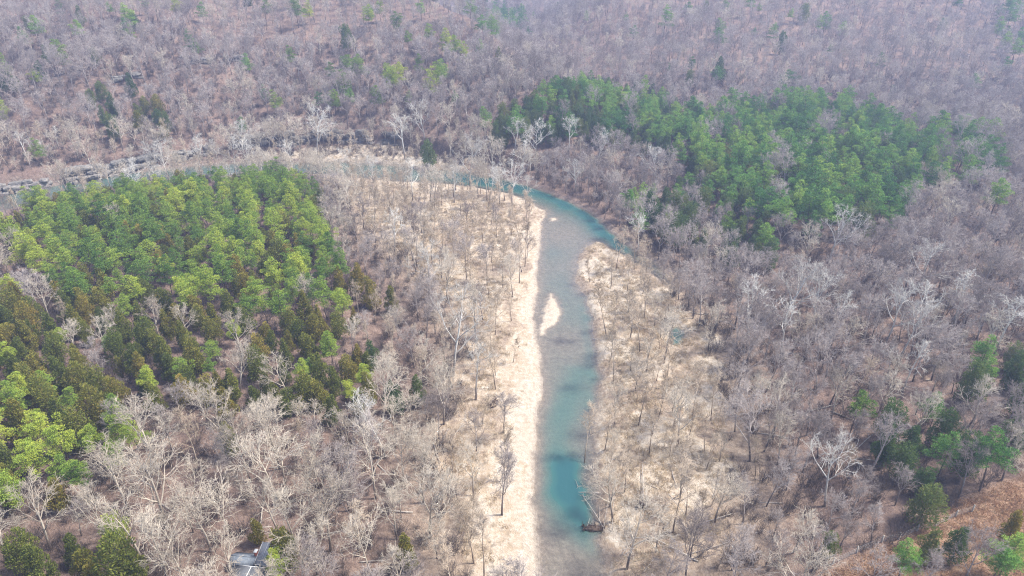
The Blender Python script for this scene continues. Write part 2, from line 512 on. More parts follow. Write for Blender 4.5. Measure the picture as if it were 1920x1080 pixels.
def bare_tree(seed, H=22, spread=1.0, fork=.35, limbs=7, b2=6, b3=6, b4=4, r=.33, wander=.16, open_=42, twig=.028, lean=.04, trunks=1):
    """returns trunk segments, crown segments"""
    random.seed(seed)
    T, C = [], []
    for k in range(trunks):
        d0 = tilt(Vector((0, 0, 1)), random.uniform(0, lean) + (R(9) if trunks > 1 else 0), random.uniform(0, 6.28))
        hh = H * random.uniform(.85, 1) if trunks > 1 else H
        pts = stem(T, Vector((0, 0, -.4)), d0, hh * .80, r, r * .22, 9, wander * .33, .03)
        az = random.uniform(0, 6.28)
        for i in range(limbs):
            t = fork + (1 - fork) * ((i + random.uniform(.1, .9)) / limbs) ** .85
            t = min(t, .99)
            p, d, rr = along(pts, t)
            az += 2.4 + random.uniform(-.5, .5)
            ang = R(open_) * random.uniform(.75, 1.25) * (1.15 - .55 * t)
            L = hh * spread * random.uniform(.36, .50) * (1.12 - .55 * (t - fork) / (1 - fork))
            l1 = stem(C, p, tilt(d, ang, az), L, min(rr * .75, r * .5), .045, 6, wander, .075)
            for j in range(b2):
                t2 = .22 + .76 * (j + random.random()) / b2
                p2, d2, r2 = along(l1, min(t2, .99))
                L2 = L * random.uniform(.36, .56) * (1.15 - .6 * t2)
                l2 = stem(C, p2, tilt(d2, R(random.uniform(28, 58)), random.uniform(0, 6.28)), L2, min(r2 * .72, .08), .034, 4, wander * 1.2, .07)
                for q in range(b3):
                    t3 = .2 + .8 * (q + random.random()) / b3
                    p3, d3, r3 = along(l2, min(t3, .99))
                    L3 = L2 * random.uniform(.35, .6)
                    l3 = stem(C, p3, tilt(d3, R(random.uniform(25, 60)), random.uniform(0, 6.28)), L3, min(r3 * .8, .05), twig * .85, 2, wander * 1.3, .08)
                    for s in range(b4):
                        p4, d4, r4 = along(l3, min(.15 + .85 * (s + random.random()) / b4, .99))
                        dd = tilt(d4, R(random.uniform(20, 55)), random.uniform(0, 6.28))
                        L4 = random.uniform(.55, 1.25) * H / 22
                        C.append((*p4, *(p4 + dd * L4), twig, twig * .45))
    return T, C

def diamonds(P, D, L, W, Nrm):
    """leaf sprays: elongated diamonds at P along D, lengths L, widths W, facing Nrm"""
    s = np.cross(D, Nrm)
    s /= np.linalg.norm(s, axis=1, keepdims=True) + 1e-9
    k = len(P)
    V = np.zeros((k, 4, 3))
    V[:, 0] = P
    V[:, 1] = P + D * L[:, None] * .55 + s * W[:, None] * .5
    V[:, 2] = P + D * L[:, None]
    V[:, 3] = P + D * L[:, None] * .55 - s * W[:, None] * .5
    return V.reshape(-1, 3), np.arange(4 * k).reshape(k, 4)

def unit(v):
    return v / (np.linalg.norm(v, axis=1, keepdims=True) + 1e-9)

def pine_tree(seed, H=20, base=.42, width=.2, n=6000, leaf=.5, cone=0.0):
    g = np.random.default_rng(seed)
    random.seed(seed)
    T, clumps = [], []
    pts = stem(T, Vector((0, 0, -.4)), Vector((0, 0, 1)), H * .97, .24, .04, 9, .06, .02)
    az, az0 = g.random() * 6.28, g.random() * 6.28
    whorls = 8
    for wi in range(whorls):
        u = (wi + g.uniform(.2, .8)) / whorls
        for j in range(g.integers(3, 6)):
            t = min(.985, base + (.99 - base) * u + g.uniform(-.012, .012))
            p, d, rr = along(pts, t)
            prof = (math.sin(math.pi * min(1, .25 + .78 * u)) ** .7) * (1 - .2 * u) * (1 - cone) + cone * (1.05 * (1 - u) ** .8 + .06)
            L = (H * width * prof * g.uniform(.6, 1.3) + .3) * (1 + .28 * math.cos(az - az0))
            az += 6.28 / 4 + g.uniform(-.55, .55)
            dd = Vector((math.cos(az), math.sin(az), .12 + .65 * u + g.uniform(-.1, .2))).normalized()
            T.append((*p, *(p + dd * L), .05, .015))
            for f in ((.5, .95) if L > 2.6 else (.9,)):
                q = p + dd * L * f + Vector((g.normal(0, .25), g.normal(0, .25), 0)) * (L * .35)
                clumps.append((*q, (.16 * L + .48) * g.uniform(.6, 1.3)))
    clumps.append((*pts[-1][0], .8))
    c = np.array(clumps)
    wgt = c[:, 3] ** 2
    ci = g.choice(len(c), n, p=wgt / wgt.sum())
    nd = unit(g.normal(size=(n, 3)) + np.array([0, 0, .45]))
    rad = c[ci, 3] * (.35 + .65 * g.random(n) ** .6)
    P = c[ci, :3] + nd * rad[:, None] * np.array([1.2, 1.2, .55])
    D = unit(nd * .9 + g.normal(size=(n, 3)) * .45 + np.array([0, 0, .25]))
    Nr = unit(nd * .5 + np.array([0, 0, .9]) + g.normal(size=(n, 3)) * .4)
    V, F = diamonds(P, D, leaf * g.uniform(.6, 1.3, n), leaf * .34 * g.uniform(.7, 1.3, n), Nr)
    rn = np.repeat(np.clip(g.normal(.5, .2, n) + .5 * (g.random(len(c))[ci] - .5), 0, 1), 4)
    return T, V, F, rn

def cedar_tree(seed, H=11, width=.24, n=4600, leaf=.48, oval=.5):
    g = np.random.default_rng(seed)
    random.seed(seed)
    T = []
    stem(T, Vector((0, 0, -.3)), Vector((0, 0, 1)), H * .9, .15, .03, 6, .05, .02)
    # lobes: upright sprays round the stem
    k = 34
    u = (np.arange(k) + g.random(k)) / k
    prof = (1 - u) ** (.75 - .3 * oval) * np.minimum(1, .45 + 2.2 * u)
    az = np.cumsum(2.4 + g.uniform(-.5, .5, k))
    Rr = H * width * prof * g.uniform(.3, 1.4, k)
    c = np.stack([np.cos(az) * Rr * .7, np.sin(az) * Rr * .7, H * (.06 + .90 * u)], 1)
    cr = (.28 * H * width * prof + .28) * g.uniform(.65, 1.3, k)
    ci = g.choice(k, n, p=cr ** 2 / (cr ** 2).sum())
    nd = unit(g.normal(size=(n, 3)) + np.array([0, 0, .3]))
    P = c[ci] + nd * (cr[ci] * (.5 + .5 * g.random(n) ** .5))[:, None] * np.array([1, 1, 1.5])
    outw = P * np.array([1, 1, 0])
    D = unit(unit(outw) * .5 + np.array([0, 0, .85]) + g.normal(size=(n, 3)) * .4)
    Nr = unit(unit(outw) * .7 + np.array([0, 0, .5]) + g.normal(size=(n, 3)) * .4)
    V, F = diamonds(P, D, leaf * g.uniform(.6, 1.25, n), leaf * .4 * g.uniform(.7, 1.3, n), Nr)
    rn = np.repeat(np.clip(g.normal(.5, .22, n) + .3 * (g.random(k)[ci] - .5), 0, 1), 4)
    return T, V, F, rn

def bush(seed, H=2.2, n=34, r=.02):
    random.seed(seed)
    S = []
    for i in range(n):
        a = random.uniform(0, 6.28)
        p = Vector((random.gauss(0, .35), random.gauss(0, .35), -.1))
        l1 = stem(S, p, tilt(Vector((0, 0, 1)), random.uniform(.05, .75), a), H * random.uniform(.5, 1.1), r * 1.3, r * .6, 3, .2, .05)
        for j in range(4):
            q, d, rr = along(l1, random.uniform(.3, .98))
            S.append((*q, *(q + tilt(d, random.uniform(.3, .9), random.uniform(0, 6.28)) * H * random.uniform(.2, .42)), r * .8, r * .35))
    return S

def tuft(seed, n=46, H=.9, R0=.55, wid=.10):
    g = np.random.default_rng(seed)
    P = np.stack([g.normal(0, R0, n), g.normal(0, R0, n), np.full(n, -.05)], 1)
    D = unit(np.stack([g.normal(0, .5, n), g.normal(0, .5, n), np.ones(n)], 1))
    V, F = diamonds(P, D, H * g.uniform(.5, 1.2, n), wid * g.uniform(.6, 1.4, n), unit(g.normal(size=(n, 3)) + np.array([0, 0, .3])))
    return V, F, np.repeat(g.random(n), 4)

# ------------------------------------------------------------------ ground and water
def axis(parts):
    return np.unique(np.concatenate([np.arange(a, b, s) for a, b, s in parts]).round(4))
XS = axis([(-4000, -1200, 200), (-1200, -320, 12), (-320, -110, 2.5), (-110, 125, 1.0), (125, 330, 2.5), (330, 1200, 12), (1200, 4001, 200)])
YS = axis([(-600, 60, 30), (60, 440, 1.0), (440, 900, 4), (900, 1600, 20), (1600, 4501, 100)])
gx, gy = np.meshgrid(XS, YS)
fx, fy = gx.ravel(), gy.ravel()
fz = terrain(fx, fy)
nx, ny = len(XS), len(YS)
ii = (np.arange(ny - 1)[:, None] * nx + np.arange(nx - 1)[None]).ravel()
quads = np.stack([ii, ii + 1, ii + nx + 1, ii + nx], 1)
ppx, ppy, pdep = project(fx, fy, fz)
sdr = np.where(fy < 480, river_sd(fx, fy), 200)
# where the sand lies (photo outlines of the bars, unprojected to the ground)
BAR_L = GP([(1010, 1120), (890, 1120), (860, 1000), (850, 900), (835, 820), (870, 740), (900, 640), (800, 520), (690, 440), (640, 360), (600, 330), (760, 336), (960, 362), (1030, 400), (1020, 700), (1015, 900)])
BAR_R = GP([(1075, 460), (1130, 448), (1200, 500), (1240, 545), (1320, 640), (1345, 760), (1370, 900), (1350, 1010), (1240, 1090), (1130, 1120), (1100, 900), (1110, 700), (1080, 560)])
BAR_F = GP([(520, 296), (600, 280), (740, 279), (830, 300), (880, 318), (760, 314), (600, 304)])
FIELD = GP([(1540, 1075), (1660, 1022), (1790, 955), (1860, 925), (1960, 890), (2300, 800), (2500, 1500), (1500, 1400), (1490, 1120)], 5)
sL, sR, sF = sdist(BAR_L, fx, fy), sdist(BAR_R, fx, fy), sdist(BAR_F, fx, fy)
sand = np.zeros(len(fx))
cxr = np.interp(fy, CENTRE[:, 1], CENTRE[:, 0])
wide = np.interp(fy, [60, 110, 140, 170, 200, 230, 300], [19, 15, 9, 5, 3, 1.8, 1.2])      # breadth of the clean strip by the water
sand = np.maximum(sand, sstep(14, -9, sL) * (.36 + .22 * sstep(.4, .58, fbm(fx + 40, fy, 16, 3)) + .40 * sstep(1.2, .45, sdr / (wide * (.45 + 1.1 * fbm(fx, fy, 11, 3))))))
sand = np.maximum(sand, sstep(4, -5, sR) * (.30 + .50 * sstep(.44, .60, fbm(fx, fy, 13, 3))))
sand = np.maximum(sand, sstep(4, -2, sF) * .7)
for (a, b), r in SANDP:
    sand = np.maximum(sand, .95 * sstep(1.25, .5, (np.hypot(fx - a, (fy - b) * .75) + 3 * (fbm(fx, fy, 4, 3) - .5)) / r))
sand = np.maximum(sand, sstep(4.0, 1.0, sdr) * (sdr > 0) * (fx < cxr) * (fy < 236) * 1.0)
for P in (ISLET, SPECK):
    sand = np.maximum(sand, sstep(1.0, 0, islet_sd(P, fx, fy)))
field = sstep(3, -3, sdist(FIELD, fx, fy))
isl = np.minimum(islet_sd(ISLET, fx, fy), islet_sd(SPECK, fx, fy))
bed = np.maximum(sstep(.02, -.08, fz) * (sdr < 1), .75 * sstep(1.0, .1, np.abs(sdr)) * (fy < 420)) * sstep(-.5, .5, isl)
silt = sstep(20, 0, np.maximum(np.minimum(np.minimum(sL, sR), sF), 0)) * (fy < 330)
sand = np.where((sdr < 0) & (isl < 1), 1.0, sand)
obj('ground', mesh_np('ground', np.stack([fx, fy, fz], 1), [quads], [M['ground']], attrs=dict(sand=sand, field=field, bed=bed, silt=silt), smooth=True), kind='structure')
wet = ((fz < .12) & (sdr < 3))
pond_d = sdist(POND, fx, fy)
def water_sheet(name, mask, level):
    f = quads[mask[quads].any(1)]
    u, inv = np.unique(f, return_inverse=True)
    me = mesh_np(name, np.stack([fx[u], fy[u], np.full(len(u), level)], 1), [inv.reshape(-1, 4)], [M['water']], attrs=dict(depth=np.clip(level - fz[u], 0, 4)), smooth=True)
    return obj(name, me, kind='structure')
water_sheet('river', wet, 0.0)
pz = float(np.interp(0, [0, 1], [0, 1]))
pm = pond_d < .6
plevel = float(fz[pond_d < -.8].min()) + 1.25 if (pond_d < -.8).any() else .5
water_sheet('pond', pm, plevel)

# ------------------------------------------------------------------ tree prototypes
protos = {}         # kind -> list of dict(trunk=mesh, crown=mesh, H=height)
def add_bare(kind, m, n, seed0, **kw):
    L = []
    for i in range(n):
        T, C = bare_tree(seed0 + i, **{k: (v[i % len(v)] if isinstance(v, (list, tuple)) else v) for k, v in kw.items()})
        joined = seg_mesh(kind, T + C, M[m])
        L.append((seg_mesh('trunk', T, M[m]), seg_mesh('crown', C, M[m]), joined))
    protos[kind] = L

def add_leafy(kind, gen, bark, leaf, n, seed0, **kw):
    L = []
    for i in range(n):
        T, V, F, rn = gen(seed0 + i, **{k: (v[i % len(v)] if isinstance(v, (list, tuple)) else v) for k, v in kw.items()})
        tm = seg_mesh('trunk', T, M[bark])
        cm = mesh_np('crown', V, [F], [M[leaf]], attrs=dict(rnd=rn))
        S = np.asarray(T, float)
        tv, tf = prisms(S, 4)
        jm = mesh_np(kind, np.concatenate([V, tv]), [np.concatenate([F, tf + len(V)])], [M[leaf], M[bark]],
                     mi=np.concatenate([np.zeros(len(F)), np.ones(len(tf))]), attrs=dict(rnd=np.concatenate([rn, np.zeros(len(tv))])))
        L.append((tm, cm, jm))
    protos[kind] = L

add_bare('sycamore_tree', 'white_bark', 6, 100, H=22, spread=[1.0, 1.15, .9], fork=[.38, .3, .45], limbs=[7, 8, 6], b2=5, b3=5, b4=3, r=.36, wander=.26, open_=[48, 55, 40], twig=.03)
add_bare('pale_tree', 'pale_bark', 9, 200, H=22, spread=[1.0, 1.1, .9], fork=[.3, .36, .28], limbs=[9, 10, 8], b2=6, b3=5, b4=3, r=.33, wander=.2, open_=[46, 50, 40], twig=.03)
add_bare('bare_tree', 'grey_bark', 11, 300, H=22, spread=[.95, 1.1, .8, 1.0], fork=[.34, .3, .42, .38], limbs=[8, 9, 7, 8], b2=6, b3=6, b4=4, r=.30, wander=.17, open_=[42, 48, 36, 44], twig=.032)
add_bare('slender_tree', 'tan_bark', 6, 400, H=22, spread=[.48, .6, .42], fork=[.42, .35, .5], limbs=[8, 9, 7], b2=5, b3=4, b4=4, r=.2, wander=.15, open_=[34, 40, 30], twig=.03, lean=.1)
add_leafy('pine_tree', pine_tree, 'pine_bark', 'pine', 8, 500, H=20, base=[.38, .46, .3, .36, .5, .44, .33, .4], width=[.21, .17, .24, .19, .16, .23, .2, .22], cone=[.2, .7, .9, .4, 0, .6, .8, .3])
add_leafy('dark_pine_tree', pine_tree, 'pine_bark', 'dark_pine', 7, 550, H=20, base=[.38, .46, .32, .36, .48, .42, .35], width=[.2, .18, .23, .18, .2, .22, .19], cone=[.3, .7, .9, .2, .5, 0, .8])
add_leafy('cedar_tree', cedar_tree, 'pine_bark', 'cedar', 5, 600, H=11, width=[.25, .3, .22, .27, .33], oval=[.5, .9, .3, .7, 1.0])
add_leafy('dark_cedar_tree', cedar_tree, 'pine_bark', 'dark_cedar', 4, 650, H=11, width=[.3, .34, .26, .36], oval=[.8, 1.0, .5, 1.1])
PH = dict(sycamore_tree=24, pale_tree=24, bare_tree=24, slender_tree=23, pine_tree=20, dark_pine_tree=20, cedar_tree=11, dark_cedar_tree=11)

# ------------------------------------------------------------------ where each wood grows (outlines seen at crown height)
Z = lambda *p: np.array(p, float)
ZONES = [   # outline, {kind: weight}, spacing m, height range, phrase
    (Z((-350, 600), (-60, 430), (0, 405), (70, 372), (140, 352), (330, 328), (560, 322), (598, 350), (615, 420), (640, 500), (600, 560), (520, 575), (400, 570), (300, 560), (200, 545), (100, 535), (40, 470), (0, 440), (-60, 450), (-350, 640)),
     dict(pine_tree=.78, cedar_tree=.22), 4.5, (9, 16), 'the pine stand left of the river'),
    (Z((100, 537), (200, 547), (300, 562), (400, 572), (520, 577), (600, 562), (640, 500), (680, 600), (705, 690), (650, 755), (560, 735), (470, 750), (380, 715), (300, 730), (235, 700), (195, 655), (140, 600)),
     dict(cedar_tree=.76, pine_tree=.16, pale_tree=.08), 4.2, (7, 12), 'the cedar belt below left pines'),
    (Z((-350, 690), (-60, 510), (0, 520), (60, 565), (112, 620), (180, 685), (245, 735), (205, 760), (100, 700), (0, 690), (-350, 900)),
     dict(cedar_tree=.85, pine_tree=.15), 4.3, (8, 12), 'the cedar thicket at the left edge'),
    (Z((-350, 900), (0, 690), (100, 700), (205, 760), (225, 800), (190, 870), (120, 900), (60, 930), (0, 960), (-350, 1150)),
     dict(pine_tree=.66, cedar_tree=.34), 4.3, (9, 14), 'the pine clump at the lower left'),
    (Z((-200, 1040), (0, 1010), (100, 990), (170, 1005), (255, 1000), (285, 1040), (280, 1130), (-200, 1250)),
     dict(cedar_tree=.9, pine_tree=.1), 4.6, (8, 11), 'the lower left corner cedar clump'),
    (Z((905, 235), (930, 205), (965, 180), (1030, 158), (1130, 152), (1230, 165), (1280, 195), (1300, 245), (1270, 275), (1200, 262), (1120, 245), (1040, 240), (960, 250)),
     dict(dark_cedar_tree=.58, dark_pine_tree=.36, bare_tree=.06), 4.5, (12, 17), 'the dark conifer wood above the river bend'),
    (Z((1265, 200), (1380, 200), (1440, 185), (1560, 190), (1640, 205), (1700, 240), (1735, 300), (1700, 370), (1690, 400), (1600, 415), (1500, 420), (1430, 405), (1340, 340), (1285, 290)),
     dict(dark_pine_tree=.80, dark_cedar_tree=.14, bare_tree=.06), 4.9, (11, 20), 'the big pine stand on the right'),
    (Z((1270, 275), (1310, 290), (1340, 330), (1430, 405), (1500, 425), (1480, 470), (1390, 480), (1330, 440), (1250, 430), (1160, 400), (1150, 360), (1230, 340), (1280, 330)),
     dict(dark_cedar_tree=.52, bare_tree=.30, dark_pine_tree=.18), 4.7, (9, 14), 'the mixed wood before the right pines'),
    (Z((1700, 240), (1800, 230), (1870, 262), (1885, 325), (1800, 340), (1735, 350), (1735, 300)), dict(dark_pine_tree=.75, bare_tree=.25), 6.2, (16, 20), 'the pines right of the big right stand'),
    (Z((1540, 930), (1560, 880), (1640, 850), (1720, 820), (1790, 840), (1790, 930), (1740, 985), (1640, 1010), (1570, 1010)),
     dict(dark_cedar_tree=.7, bare_tree=.3), 4.4, (6.5, 10), 'the cedar clump beside the dry field'),
    (Z((1815, 655), (1870, 630), (2200, 600), (2250, 900), (1900, 840), (1800, 785), (1800, 720)), dict(dark_cedar_tree=.66, bare_tree=.2, dark_pine_tree=.14), 5.0, (9, 14), 'the dark cedars at the right edge'),
    (Z((1600, 770), (1720, 760), (1820, 780), (1900, 840), (1790, 840), (1700, 820), (1600, 850)), dict(dark_cedar_tree=.6, bare_tree=.32, dark_pine_tree=.08), 4.8, (8, 12), 'the wood below right edge cedars'),
    (Z((690, 620), (760, 640), (800, 700), (760, 740), (700, 720)), dict(dark_cedar_tree=.28, pale_tree=.3, slender_tree=.42), 5.0, (8, 13), 'the cedars beside the left sand bar'),
    (Z((620, 470), (720, 480), (780, 560), (690, 620), (660, 560)), dict(cedar_tree=.16, bare_tree=.5, slender_tree=.34), 5.2, (9, 13), 'the scrub beside the left sand bar'),
    (Z((140, 150), (260, 140), (330, 190), (320, 250), (220, 250), (160, 200)), dict(dark_cedar_tree=.28, cedar_tree=.22, bare_tree=.5), 6.2, (9, 14), 'the olive cedars above the left bluff'),
    (Z((0, 90), (180, 80), (190, 150), (100, 190), (0, 220)), dict(dark_cedar_tree=.14, pine_tree=.12, bare_tree=.74), 7, (11, 17), 'the hillside at the far left'),
    (Z((860, 20), (980, 10), (990, 55), (900, 60)), dict(dark_pine_tree=.55, bare_tree=.45), 8, (15, 20), 'the pines in the valley gap'),
    (Z((1860, -20), (2100, -40), (2100, 130), (1900, 110), (1850, 40)), dict(dark_pine_tree=.42, bare_tree=.58), 8, (15, 20), 'the pines at the top right'),
]
zone_cells = {}
items = []      # dict(kind, x, y, h, zone, px, py)
occ = {}
def clear(x, y, r):
    cx_, cy_ = int(x // 8), int(y // 8)
    for a in (-1, 0, 1):
        for b in (-1, 0, 1):
            for (u, v, q) in occ.get((cx_ + a, cy_ + b), ()):
                if (u - x) ** 2 + (v - y) ** 2 < (min(r, q)) ** 2:
                    return False
    return True
def put(kind, x, y, h, zone, label=None, r=5.0, var=None, rz=None):
    if zone is not None:
        h *= (1.0 if 'cedar' in kind else 1.06) if ('cedar' in kind or 'pine' in kind) else (1.27 if y < 430 else 1.12)
    occ.setdefault((int(x // 8), int(y // 8)), []).append((x, y, r))
    items.append(dict(kind=kind, x=x, y=y, h=h, zone=zone, label=label, var=var, rz=rz))

def march(px, py, up):
    """the ground point whose height + up is seen at that pixel"""
    d = ray(px, py)
    ts = np.arange(80, 1500, 2.0)
    X, Y, Zz = d[0] * ts, d[1] * ts, CAM_H + d[2] * ts
    below = Zz < terrain(X, Y) + up
    i = int(np.argmax(below)) if below.any() else len(ts) - 1
    return float(X[i]), float(Y[i])

